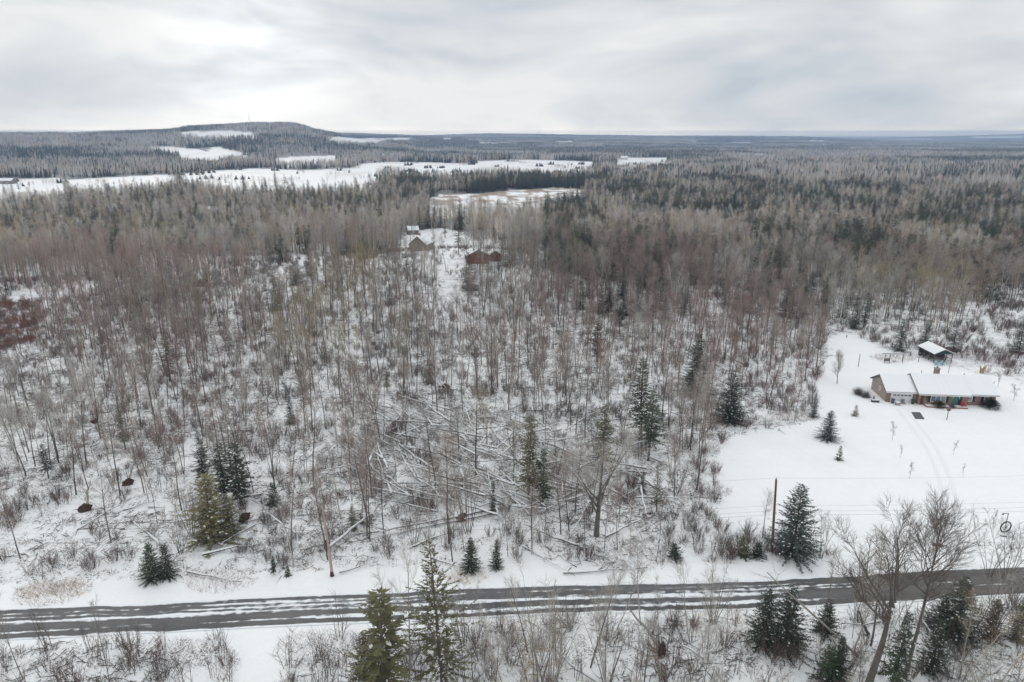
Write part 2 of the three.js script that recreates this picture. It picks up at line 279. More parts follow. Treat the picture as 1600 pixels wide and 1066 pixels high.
const trunkMat = (c) => std(c, 0.95, { map: barkTex });
const TM = { grey: trunkMat([0.19, 0.172, 0.155]), dark: trunkMat([0.12, 0.104, 0.094]), pale: trunkMat([0.4, 0.375, 0.34]), birch: std([0.62, 0.58, 0.53], 0.8, { map: birchTex }), spruce: trunkMat([0.17, 0.14, 0.12]), pink: trunkMat([0.55, 0.42, 0.39]) };
const TONES = { grey: [0.31, 0.285, 0.26], brown: [0.3, 0.243, 0.205], red: [0.3, 0.22, 0.2], tan: [0.34, 0.285, 0.195], pale: [0.44, 0.41, 0.37] };
const CM = Object.fromEntries(Object.entries(TONES).map(([k, c]) => [k, std(c, 0.95)]));
const GREENS = { dark: [0.038, 0.051, 0.031], green: [0.052, 0.074, 0.038], olive: [0.115, 0.112, 0.048], blue: [0.062, 0.085, 0.075], brown: [0.1, 0.075, 0.045], tan: [0.19, 0.17, 0.07] };
const NM = Object.fromEntries(Object.entries(GREENS).map(([k, c]) => [k, std(c, 0.85, { side: THREE.DoubleSide })]));
const ROAD = { z: (x) => -70.1 - 0.063 * x };
const roadDist = (x, z) => (z - ROAD.z(x)) / Math.hypot(1, 0.063);   // + towards the camera

// ------------------------------------------------------------------ zones, outlined where the photograph shows them and laid on the ground
const mk = (pts) => { const xs = pts.map((p) => p[0]), ys = pts.map((p) => p[1]); return { pts, x0: Math.min(...xs), x1: Math.max(...xs), y0: Math.min(...ys), y1: Math.max(...ys) }; };
const inside = (z, x, y) => x >= z.x0 && x <= z.x1 && y >= z.y0 && y <= z.y1 && inPoly(z.pts, x, y);
const YARD = mk([[1110, 800], [1128, 765], [1115, 730], [1132, 690], [1165, 672], [1235, 668], [1268, 655], [1275, 640], [1272, 605], [1278, 585], [1292, 560], [1290, 530], [1312, 518], [1335, 522], [1368, 540], [1400, 552], [1440, 560], [1490, 572], [1535, 582], [1575, 592], [1610, 605], [1900, 640], [1900, 905], [1500, 893], [1400, 884], [1310, 880], [1290, 858], [1200, 835], [1120, 815]]);
const LANE = mk([[350, 1000], [395, 972], [540, 968], [478, 1000], [448, 1030], [440, 1300], [340, 1300], [378, 1030]]);
const BOG = mk([[-300, 470], [0, 470], [60, 475], [72, 500], [60, 530], [30, 548], [-300, 560]]);
const BANK = mk([[668, 312], [690, 303], [740, 303], [800, 297], [870, 293], [918, 296], [915, 302], [870, 308], [835, 318], [800, 322], [770, 318], [740, 316], [700, 322], [672, 320]]);
const OPEN = [
  [[325, 478], [365, 448], [420, 425], [470, 400], [525, 383], [532, 392], [500, 412], [470, 440], [410, 458], [350, 484]],
  [[10, 458], [100, 444], [175, 440], [168, 456], [90, 470], [10, 472]],
  [[622, 376], [650, 360], [692, 356], [724, 364], [738, 376], [765, 374], [795, 396], [795, 414], [735, 416], [722, 432], [690, 440], [650, 424], [622, 400]],
  [[686, 440], [722, 440], [726, 520], [690, 520]],
  [[838, 388], [892, 386], [898, 404], [842, 408]],
  [[420, 636], [520, 630], [540, 660], [430, 672]],
].map(mk);
const SCRUB = mk([[1340, 524], [1384, 508], [1490, 524], [1516, 500], [1560, 478], [1900, 470], [1900, 640], [1610, 605], [1575, 592], [1535, 582], [1490, 572], [1440, 560], [1400, 552], [1368, 540]]);
const SPARSE = mk([[-400, 772], [150, 775], [262, 830], [305, 905], [300, 930], [-400, 950]]);
const TANGLE = mk([[575, 650], [700, 628], [860, 668], [960, 690], [1040, 730], [1030, 785], [900, 800], [790, 818], [620, 806], [545, 720]]);
const HEDGE = mk([[1040, 800], [1110, 802], [1120, 815], [1200, 835], [1290, 858], [1310, 880], [1310, 892], [1040, 886]]);
const FIELDS = [
  [[-300, 281], [0, 280], [95, 278], [100, 286], [96, 297], [0, 301], [-300, 304]],
  [[100, 281], [190, 276], [268, 272], [278, 280], [200, 288], [112, 291]],
  [[275, 273], [330, 267], [400, 263], [470, 266], [560, 262], [592, 268], [592, 284], [480, 290], [400, 290], [370, 292], [335, 283], [290, 280]],
  [[425, 247.5], [470, 244], [532, 243], [532, 248], [480, 251.5], [425, 251]],
  [[550, 258], [590, 253.5], [660, 253.5], [740, 256], [755, 264], [700, 268], [620, 264], [560, 263]],
  [[740, 252.5], [800, 249.5], [860, 250.5], [932, 253], [922, 262], [860, 264.5], [800, 262], [755, 263]],
  [[960, 251], [975, 246.5], [1056, 246.5], [1040, 253.5], [985, 257], [960, 258]],
  [[230, 230], [260, 228.5], [310, 233], [352, 244], [330, 248.5], [290, 244]],
  [[322, 231], [340, 229], [392, 241], [385, 245], [355, 239]],
  [[268, 208], [300, 205], [360, 204], [396, 207], [395, 211.5], [360, 211], [330, 213], [305, 211]],
  [[508, 215], [530, 213.5], [560, 216.5], [600, 215.5], [650, 215], [640, 218], [600, 220.5], [580, 224], [545, 221.5], [520, 219.5]],
  [[690, 216], [708, 215.5], [706, 218], [690, 218.5]], [[745, 222.5], [795, 222], [793, 224], [746, 224.5]], [[868, 220.5], [898, 220], [896, 222.5], [868, 222.5]],
  [[1258, 219.5], [1292, 219], [1288, 221.5], [1260, 221.5]], [[1072, 220], [1092, 220], [1090, 221.5], [1072, 221.5]], [[1140, 222], [1180, 222], [1178, 223.4], [1140, 223.4]],
  [[1370, 217.5], [1462, 217], [1460, 219], [1370, 219]], [[1520, 213.5], [1600, 212], [1600, 214], [1520, 215.5]], [[1170, 241], [1200, 240], [1198, 243], [1170, 243]],
].map(mk);
function ground(x, z) {                                              // what lies on the ground there
  const [px, py] = project(x, heightAt(x, z), z), r = Math.hypot(x, z), d = roadDist(x, z);
  if (z > -20 || r < 30) return { px, py, r, kind: 'woods' };
  if (Math.abs(d) < 40 && d > -(px < 900 ? 8.2 : 6.6) && d < 4.2) return { px, py, r, kind: 'verge' };
  if (inside(YARD, px, py)) return { px, py, r, kind: 'yard' };
  if (inside(LANE, px, py)) return { px, py, r, kind: 'yard' };
  if (inside(BOG, px, py)) return { px, py, r, kind: 'bog' };
  if (inside(SCRUB, px, py)) return { px, py, r, kind: 'scrub' };
  if (inside(HEDGE, px, py)) return { px, py, r, kind: 'hedge' };
  if (inside(BANK, px, py)) return { px, py, r, kind: 'bank' };
  for (const f of OPEN) if (inside(f, px, py)) return { px, py, r, kind: 'open' };
  if (r > 420) {                                                     // a field reaches under the line of sight over the woods before it
    const h = heightAt(x, z), up = (r < 1700 ? [0, 4, 8, 11.5] : [0, 5, 9]).map((k) => project(x, h + k, z));
    for (const f of FIELDS) for (const [qx, qy] of up) if (inside(f, qx, qy)) return { px, py, r, kind: 'field', row: Math.abs(fbm(x / 150 + 2, z / 85 + 5, 2) - 0.5) < 0.014 };
    for (const [qx, qy] of up.slice(0, 3)) if (inside(BANK, qx, qy)) return { px, py, r, kind: 'scrub' };
  }
  return { px, py, r, kind: 'woods' };
}

// ------------------------------------------------------------------ the ground
{
  const az = [];
  for (let a = -180; a < -54; a += 6) az.push(a);
  for (let a = -54; a <= 54.001; a += 0.18) az.push(a);
  for (let a = 60; a <= 180; a += 6) az.push(a);
  const rr = [0.5]; for (let r = 8; r < 30; r *= 1.12) rr.push(r);
  for (let r = 30; r < 430; r *= 1.0105) rr.push(r);
  for (let r = 430; r < 9000; r *= 1.017) rr.push(r);
  for (let r = 9000; r < 12300; r *= 1.04) rr.push(r);
  const nA = az.length, nR = rr.length, pos = new Float32Array(nA * nR * 3), uv = new Float32Array(nA * nR * 2), colr = new Float32Array(nA * nR * 3), floor = new Uint8Array(nA * nR);
  const forestFloor = [0.235, 0.215, 0.2], white = [1, 1, 1];
  for (let j = 0; j < nR; j++) for (let i = 0; i < nA; i++) {
    const a = az[i] * Math.PI / 180, x = Math.sin(a) * rr[j], z = -Math.cos(a) * rr[j], k = j * nA + i;
    pos[k * 3] = x; pos[k * 3 + 1] = heightAt(x, z); pos[k * 3 + 2] = z; uv[k * 2] = x / 7; uv[k * 2 + 1] = z / 7;
    const g = ground(x, z); let c = white, f = 0;
    if (g.kind === 'woods') { f = 1; if (g.r > 300) c = white.map((w, q) => lerp(w, forestFloor[q], sstep(300, 460, g.r) * (0.8 + 0.2 * fbm(x / 60, z / 60)))); }
    else if (g.kind === 'bog') { const n = sstep(0.44, 0.6, fbm(x / 4, z / 4)); c = white.map((w, q) => lerp(w, [0.2, 0.11, 0.085][q], n)); f = 1; }
    else if (g.kind === 'bank') { const n = sstep(0.4, 0.55, fbm(x / 9, z / 5)); c = white.map((w, q) => lerp(w, [0.36, 0.27, 0.2][q], n)); }
    else if (g.kind === 'scrub' || g.kind === 'hedge' || g.kind === 'open') f = 1;
    else if (g.kind === 'field') { const n = sstep(0.52, 0.7, fbm(x / 40, z / 90)) * 0.25; c = white.map((w, q) => lerp(w, [0.5, 0.42, 0.3][q], n)); }
    colr.set(c, k * 3); floor[k] = f;
  }
  const idx = [[], []];
  for (let j = 0; j + 1 < nR; j++) for (let i = 0; i < nA - 1; i++) {
    const a = j * nA + i, b = a + 1, c = a + nA, d = c + 1;
    idx[floor[a] + floor[b] + floor[c] + floor[d] >= 2 ? 1 : 0].push(a, b, c, b, d, c);
  }
  const g = new THREE.BufferGeometry();
  g.setAttribute('position', new THREE.BufferAttribute(pos, 3)); g.setAttribute('uv', new THREE.BufferAttribute(uv, 2)); g.setAttribute('color', new THREE.BufferAttribute(colr, 3));
  const all = new Uint32Array(idx[0].length + idx[1].length); all.set(idx[0]); all.set(idx[1], idx[0].length);
  g.setIndex(new THREE.BufferAttribute(all, 1)); g.addGroup(0, idx[0].length, 0); g.addGroup(idx[0].length, idx[1].length, 1);
  g.computeVertexNormals();
  const bump = tex(256, 256, (u, v) => { const n = wrapN(u, v, 9, 5); return [n, n, n]; }, false);
  const clean = tex(256, 256, (u, v) => { const n = 0.9 + 0.045 * (wrapN(u, v, 6, 4) - 0.5); return [n * 1.0, n, n * 0.992]; });
  const litter = tex(1024, 1024, (u, v) => {
    const m = wrapN(u, v, 7, 5), s = wrapN(u, v, 90, 2), t = wrapN(u, v, 38, 3);
    const spot = clamp(sstep(0.58, 0.7, s) * sstep(0.4, 0.56, m) + sstep(0.6, 0.7, t) * sstep(0.45, 0.6, m)) * 0.85, w = 0.88 + 0.05 * (m - 0.5);
    return [lerp(w, 0.13, spot), lerp(w, 0.105, spot), lerp(w * 0.995, 0.09, spot)];
  });
  const snow = new THREE.MeshStandardMaterial({ map: clean, bumpMap: bump, bumpScale: 0.12, roughness: 0.75, vertexColors: true }), floorMat = new THREE.MeshStandardMaterial({ map: litter, bumpMap: bump, bumpScale: 0.35, roughness: 0.85, vertexColors: true });
  structure('ground', g, [snow, floorMat]);
}

// ------------------------------------------------------------------ the road: dark wet asphalt with streaks of snow between the wheel tracks
{
  const X0 = -150, X1 = 170, N = 640, M = 16, W = 5.6, p = [], u = [], id = [];
  const masked = (s, v) => {                                         // 1 = snow, 0 = bare asphalt; s metres along, v 0..1 from the far edge
    v += 0.09 * (fbm(s * 0.3, 3.3, 3) - 0.5) * (v < 0.5 ? 1 : -1); const n = fbm(s * 0.07 + 40, v * 13, 4) - 0.5, m = 0.5 * fbm(s * 0.5, v * 34 + 9, 3) + 0.6 * fbm(s * 1.7, v * 10 + 3, 4) - 0.55, bare = sstep(30, 46, s);
    const edge = Math.max(sstep(0.1, 0.015, v), sstep(0.9, 0.985, v));
    const strips = 0.75 * Math.exp(-(((v - 0.47) / 0.055) ** 2)) + 0.5 * Math.exp(-(((v - 0.2) / 0.03) ** 2)) + 0.62 * Math.exp(-(((v - 0.76) / 0.06) ** 2)) + 0.3 * Math.exp(-(((v - 0.33) / 0.03) ** 2));
    const west = sstep(-25, -48, s) * (0.35 * Math.exp(-(((v - 0.62) / 0.14) ** 2)));
    return sstep(0.26, 0.56, edge * 0.9 + strips * (1 - 0.85 * bare) - west + n * 1.25 + m * 0.9 - 0.06 * bare);
  };
  for (let i = 0; i <= N; i++) for (let j = 0; j <= M; j++) {
    const s = lerp(X0, X1, i / N), v = j / M, off = (v - 0.5) * W, x = s + 0.063 * off, z = ROAD.z(s) + off;
    p.push(x, heightAt(x, z) + 0.05, z); u.push(i / N, v);
    if (i < N && j < M) { const a = i * (M + 1) + j; id.push(a, a + 1, a + M + 1, a + M + 1, a + 1, a + M + 2); }
  }
  const g = new THREE.BufferGeometry(); g.setAttribute('position', new THREE.Float32BufferAttribute(p, 3)); g.setAttribute('uv', new THREE.Float32BufferAttribute(u, 2)); g.setIndex(id); g.computeVertexNormals();
  const map = tex(2048, 128, (a, v) => {
    const s = lerp(X0, X1, a), k = masked(s, v), f = fbm(s * 1.6, v * 40, 3), wet = fbm(s * 0.05 + 3, v * 5, 3), e = sstep(30, 50, s);
    const t = lerp(0.055, 0.13, wet) * (0.8 + 0.4 * f), asphalt = [t * lerp(1, 1.05, e), t * lerp(1, 0.96, e), t * lerp(1.02, 0.86, e)], w = 0.86 + 0.06 * (f - 0.5);
    return [0, 1, 2].map((q) => lerp(asphalt[q], w * [0.985, 1, 1.01][q], k));
  });
  const rough = tex(2048, 64, (a, v) => { const s = lerp(X0, X1, a), k = masked(s, v); const r = lerp(0.45 + 0.3 * fbm(s * 0.3, v * 8), 0.85, k); return [r, r, r]; }, false);
  map.wrapT = rough.wrapT = THREE.ClampToEdgeWrapping; map.wrapS = rough.wrapS = THREE.ClampToEdgeWrapping;
  structure('road', g, new THREE.MeshStandardMaterial({ map, roughnessMap: rough, roughness: 1 }));
}

// ------------------------------------------------------------------ woods: where each tree stands
const woods = { bare: [], spruce: [], shrub: [], under: [], stalk: [] };
const AZ = 45 * Math.PI / 180;
function scatter(r0, r1, cell, seed, each) {
  const R = rng(seed), w = r1 * Math.sin(AZ);
  for (let z = -r1; z < -r0 * Math.cos(AZ) + cell; z += cell) for (let x = -w; x < w; x += cell) {
    const jx = x + (R() - 0.5) * cell * 0.95, jz = z + (R() - 0.5) * cell * 0.95, q = R(), r = Math.hypot(jx, jz);
    if (r < r0 || r >= r1 || Math.abs(Math.atan2(jx, -jz)) > AZ) continue;
    each(jx, jz, r, q, R);
  }
}
const pick = (a, q) => a[Math.min(a.length - 1, Math.floor(q * a.length))];
function coniferShare(px, py, x, z) {
  const n = sstep(0.44, 0.57, fbm(x / 32 + 5, z / 32 + 8, 3));
  if (py > 500) return px > 1290 ? 0.12 * n : 0;
  let s = 0.1;
  if (px > 1150) s = py < 440 ? 0.6 : 0.25; else if (px > 850) s = py < 360 ? 0.7 : 0.45; else if (px > 600) s = py < 330 ? 0.45 : 0.1; else s = py < 400 ? 0.34 : 0.05;
  if (px > 620 && px < 1000 && py < 306) s = 0.95;
  return s * (0.1 + 1.25 * n);
}
function toneOf(px, py, x, z, q) {
  const n = fbm(x / 26 + 70, z / 26 + 20, 3) + (q - 0.5) * 0.22, m = fbm(x / 60 + 7, z / 60 + 99, 2);
  if (py > 950) return q < 0.65 ? 'pale' : q < 0.85 ? 'grey' : 'tan';
  if (px < 420 && py > 425 && py < 640 && q < 0.6) return q < 0.25 ? 'red' : 'brown';
  if (py < 375 + 70 * fbm(x / 45 + 1, z / 45, 3) + 25 * hash(x * 9, z * 9)) return q < 0.4 ? 'grey' : q < 0.62 ? 'pale' : q < 0.78 ? 'tan' : n > 0.5 ? 'brown' : 'grey';
  if (n > 0.56) return m > 0.6 ? 'red' : 'brown';
  if (n < 0.42) return m > 0.47 ? 'pale' : 'tan';
  return m > 0.52 ? 'brown' : 'grey';
}
const standing = (x, z, r, q, R) => {
  const g = ground(x, z);
  if (g.kind === 'yard' || g.kind === 'verge' || g.kind === 'bog' || g.kind === 'bank' || g.kind === 'scrub') return;
  if (g.kind === 'field') { if (q > (g.row ? 0.3 : 0.022)) return; q = 0; }
  let p = 0.46 + 0.3 * sstep(560, 440, g.py);
  p *= 0.55 + 0.9 * fbm(x / 18, z / 18 + 40, 3);
  if (g.kind === 'open') p = 0.02; if (g.kind === 'hedge') p = 0.05;
  if (roadDist(x, z) > 4) p = g.px < 560 ? 0 : g.px < 780 ? 0.25 : 0.5;
  if (inside(SPARSE, g.px, g.py)) p *= 0.14;
  if (inside(TANGLE, g.px, g.py)) p *= 0.36;
  if (g.px > 585 && g.px < 800 && g.py < 520 && g.py > 395) p *= 0.62;
  if (r < 430) { const [qx, qy] = project(x, heightAt(x, z) + 9, z); if (inside(OPEN[2], qx, qy)) p *= 0.8; if (inside(OPEN[0], qx, qy) || inside(OPEN[1], qx, qy) || inside(OPEN[4], qx, qy)) p *= 0.3; if (inside(BOG, qx, qy)) p *= 0.15; }
  if (g.px > 230 && g.px < 620 && g.py > 400 && g.py < 480) p *= 0.6;
  if (g.px > 1120 && g.px < 1300 && g.py > 600 && g.py < 800) p *= 0.3;
  if (q > p) return;
  const turn = R() * 6.283, sc = (0.62 + 0.42 * R()) * lerp(0.9, 1.08, sstep(620, 430, g.py)), k = R(), t = R(), sp = R();
  if (sp < coniferShare(g.px, g.py, x, z)) { woods.spruce.push({ x, z, r, px: g.px, py: g.py, turn, sc: sc * (g.py < 460 ? 1.1 + 0.35 * t : 0.85 + 0.35 * t), v: r > 400 && k > 0.25 ? pick(SPRUCE.full, (k - 0.25) / 0.75) : k < 0.45 ? pick(SPRUCE.forest, k / 0.45) : k < 0.58 ? pick(SPRUCE.thin, (k - 0.45) / 0.13) : pick(SPRUCE.full, (k - 0.58) / 0.42), tone: t < 0.62 ? 'dark' : t < 0.85 ? 'green' : t < 0.95 ? 'olive' : 'brown' }); return; }
  const near = roadDist(x, z) > 4;
  const kind = near ? (k < 0.4 ? 'pole' : k < 0.6 ? 'clump' : k < 0.85 ? 'birch' : 'maple') : k < 0.42 ? 'maple' : k < 0.68 ? 'pole' : k < 0.78 ? 'forked' : k < 0.92 ? 'birch' : k < 0.97 ? 'clump' : 'snag';
  woods.bare.push({ x, z, r, px: g.px, py: g.py, turn, sc: near ? sc * 0.9 : g.kind === 'hedge' ? sc * 0.5 : r > 380 ? sc * 0.86 : sc, kind, v: pick(BARE[kind], t), tone: toneOf(g.px, g.py, x, z, sp), lean: (R() - 0.5) * (near ? 0.5 : 0.12), lean2: (R() - 0.5) * (near ? 0.5 : 0.12) });
};
scatter(34, 430, 2.9, 11, standing);
scatter(430, 860, 4.1, 13, standing);
scatter(34, 330, 1.7, 12, (x, z, r, q, R) => {
  const g = ground(x, z); let p = 0.2;
  const d = roadDist(x, z), edge = fbm(x / 7 + 3, z / 7, 3);
  if (g.kind === 'yard' || g.kind === 'verge' || g.kind === 'bank') return;
  if (inside(SPARSE, g.px, g.py)) p = 0.42; else if (g.kind === 'scrub') p = 0.2 + 0.5 * sstep(0.42, 0.6, edge); else if (g.kind === 'bog') p = 0.75; else if (g.kind === 'hedge') p = 0.55; else if (g.kind === 'open') p = 0.08;
  else if (d > 4) p = g.px < 340 ? 0.5 : g.px < 560 ? 0.5 : 0.5; else p = 0.2 + 0.42 * sstep(0.46, 0.62, edge);
  if (g.px > 1080 && g.px < 1300 && g.py > 560 && g.py < 800 && g.kind === 'woods') p = 0.55;
  if (g.px < 400 && g.py > 430 && g.py < 640 && g.kind === 'woods') p = 0.5;
  if (q > p) return;
  const reddish = g.kind === 'scrub' || g.kind === 'bog' || (g.px > 1080 && g.py > 550 && g.py < 830) || (g.px < 380 && g.py < 620), t = R();
  const c = g.kind === 'bog' ? (t < 0.6 ? 'rust' : 'umber') : reddish ? (t < 0.55 ? 'wine' : 'umber') : t < 0.2 ? 'wine' : t < 0.6 ? 'ash' : 'umber';
  const e = { x, z, r, px: g.px, py: g.py, turn: R() * 6.283, sc: (0.6 + 0.6 * R()) * (d > 4 ? 1.3 : 1), tone: c, k: R(), kind: g.kind };
  if (d > 4 && g.px < 600 ? e.k < 0.45 : d > 4 ? e.k < 0.2 : e.k < 0.08) woods.stalk.push(e); else if (e.k < 0.55 || g.kind !== 'woods') woods.shrub.push(e); else woods.under.push(e);
});

// instanced stuff ---------------------------------------------------
const M4 = new THREE.Matrix4(), Q4 = new THREE.Quaternion(), E4 = new THREE.Euler(), S4 = new THREE.Vector3(), P4 = new THREE.Vector3();
const tinted = new THREE.MeshStandardMaterial({ roughness: 0.95, vertexColors: true }), tintedLeaf = new THREE.MeshStandardMaterial({ roughness: 0.9, vertexColors: true, side: THREE.DoubleSide });
function stuff(name, label, category, list, mat) {                   // list: { geo, x, y, z, turn, lx, lz, sx, sy, color }
  const o = new THREE.Group(); o.name = name; scene.add(o); tag(o, label, category, null, 'stuff');
  const by = new Map(); for (const e of list) { if (!by.has(e.geo)) by.set(e.geo, []); by.get(e.geo).push(e); }
  for (const [geo, es] of by) {
    const m = new THREE.InstancedMesh(geo, mat, es.length); m.name = numbered(name + '_mass'); m.castShadow = m.receiveShadow = true;
    es.forEach((e, i) => { E4.set(e.lx ?? 0, e.turn, e.lz ?? 0, 'XZY'); M4.compose(P4.set(e.x, e.y, e.z), Q4.setFromEuler(E4), S4.set(e.sx, e.sy ?? e.sx, e.sx)); m.setMatrixAt(i, M4); m.setColorAt(i, e.color); });
    o.add(m);
  }
  return o;
}
const vary = (c, R, k = 0.3) => { const f = 1 + (R() - 0.5) * k; return col(c[0] * f * (1 + (R() - 0.5) * 0.08), c[1] * f, c[2] * f * (1 + (R() - 0.5) * 0.08)); };
const SHRUBC = { wine: [0.15, 0.092, 0.088], umber: [0.14, 0.108, 0.088], ash: [0.13, 0.118, 0.108], rust: [0.19, 0.075, 0.05], straw: [0.42, 0.3, 0.17] };

// far woods: stands of small trees, each stand a patch of its own
function farPatch(seed, size, n, share, fine, tall) {
  const R = rng(seed), g = new GB();
  for (let k = 0; k < n; k++) {
    const x = (R() - 0.5) * size, z = (R() - 0.5) * size, h = tall * (0.65 + 0.5 * R());
    if (R() < share) {
      const f = 0.75 + 0.5 * R(); g.tint = [0.07 * f, 0.108 * f, 0.075 * f];
      const lv = fine ? 9 : 4, per = fine ? 7 : 4, rad = h * (0.17 + 0.1 * R());
      for (let l = 0; l < lv; l++) for (let j = 0; j < per; j++) { const t = (l + R() * 0.8) / lv, a = R() * 6.283, y = h * lerp(0.12, 0.97, t), L = rad * (1.08 - t) * (0.7 + 0.5 * R()); g.spike([x, y + L * 0.3, z], [x + Math.cos(a) * L, y - L * 0.35, z + Math.sin(a) * L], L * 0.3 + 0.1); }
      g.spike([x, h * 0.5, z], [x, h, z], h * 0.05);
    } else {
      const f = 0.75 + 0.5 * R(), w = R() < 0.07 ? 1.4 : 1; g.tint = [f * w, f * w * 0.99, f * w * 0.98];
      const top = [x + (R() - 0.5), h, z + (R() - 0.5)]; g.spike([x, -0.5, z], top, fine ? 0.14 : 0.3);
      const m = fine ? 58 : 10;
      for (let j = 0; j < m; j++) { const t = 0.35 + 0.6 * R(), a = R() * 6.283, s = h * 0.2 * (0.5 + R()) * (1.3 - t); const b = [lerp(x, top[0], t), h * t, lerp(z, top[2], t)]; g.spike(b, [b[0] + Math.cos(a) * s, b[1] + h * 0.12 * (0.5 + R()), b[2] + Math.sin(a) * s], fine ? 0.042 : 0.2); }
    }
  }
  return g.build(true);
}
{
  const P = (share, fine) => [0, 1, 2].map((k) => farPatch(700 + k + share * 50 + (fine ? 300 : 0), fine ? 15 : 30, fine ? 12 : 30, share, fine, fine ? 13.5 : 14));
  const near = [P(0.04, true), P(0.35, true), P(0.85, true)], far = [P(0.06, false), P(0.35, false), P(0.8, false)], list = [];
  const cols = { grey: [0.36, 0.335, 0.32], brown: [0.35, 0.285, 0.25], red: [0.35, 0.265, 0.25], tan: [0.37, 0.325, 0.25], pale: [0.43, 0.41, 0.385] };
  const put = (set, x, z, r, q, R) => {
    const g = ground(x, z); if (g.kind === 'field' || g.kind === 'bank') { if (q > (g.row ? 0.22 : 0.01)) return; } else if (g.kind !== 'woods') return;
    if (g.kind === 'woods' && r < 1700 && fbm(x / 90 + 3, z / 60, 3) > 0.69) return;
    const s = r < 1600 ? coniferShare(g.px, g.py, x, z) * 0.8 : 0.12 + sstep(0.42, 0.62, fbm(x / 300, z / 300, 3)) * 0.75, k = s + (R() - 0.5) * 0.35;
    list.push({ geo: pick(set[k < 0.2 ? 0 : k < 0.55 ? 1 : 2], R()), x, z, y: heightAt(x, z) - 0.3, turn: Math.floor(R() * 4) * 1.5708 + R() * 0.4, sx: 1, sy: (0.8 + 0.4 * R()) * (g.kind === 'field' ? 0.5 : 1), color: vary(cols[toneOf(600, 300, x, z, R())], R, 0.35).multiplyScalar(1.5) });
  };
  scatter(860, 1550, 14, 21, (x, z, r, q, R) => put(near, x, z, r, q, R));
  scatter(1550, 8200, 29, 22, (x, z, r, q, R) => put(far, x, z, r, q, R));
  stuff('distant_forest', 'far bare woods and dark conifers covering the plain and the hills to the horizon', 'forest', list, tinted);
}

// ------------------------------------------------------------------ conifers that stand out one by one
const dusting = std([0.86, 0.87, 0.875], 0.8, { side: THREE.DoubleSide });
function snowOn(v) { const m = new THREE.Mesh(v.snow, dusting); m.name = 'snow'; m.userData.kind = 'stuff'; m.castShadow = m.receiveShadow = true; return m; }
function placeTree(name, v, p, turn, sx, sy, tm, cm, label, category, group, lx = 0, lz = 0) {
  const t = thing(name, label, category, p, 0, group); t.rotation.set(lx, turn, lz, 'XZY'); t.scale.set(sx, sy, sx);
  if (v.trunk) part('trunk', v.trunk, tm, t);
  part(v.trunk ? 'crown' : 'branches', v.crown, cm, t);
  return t;
}
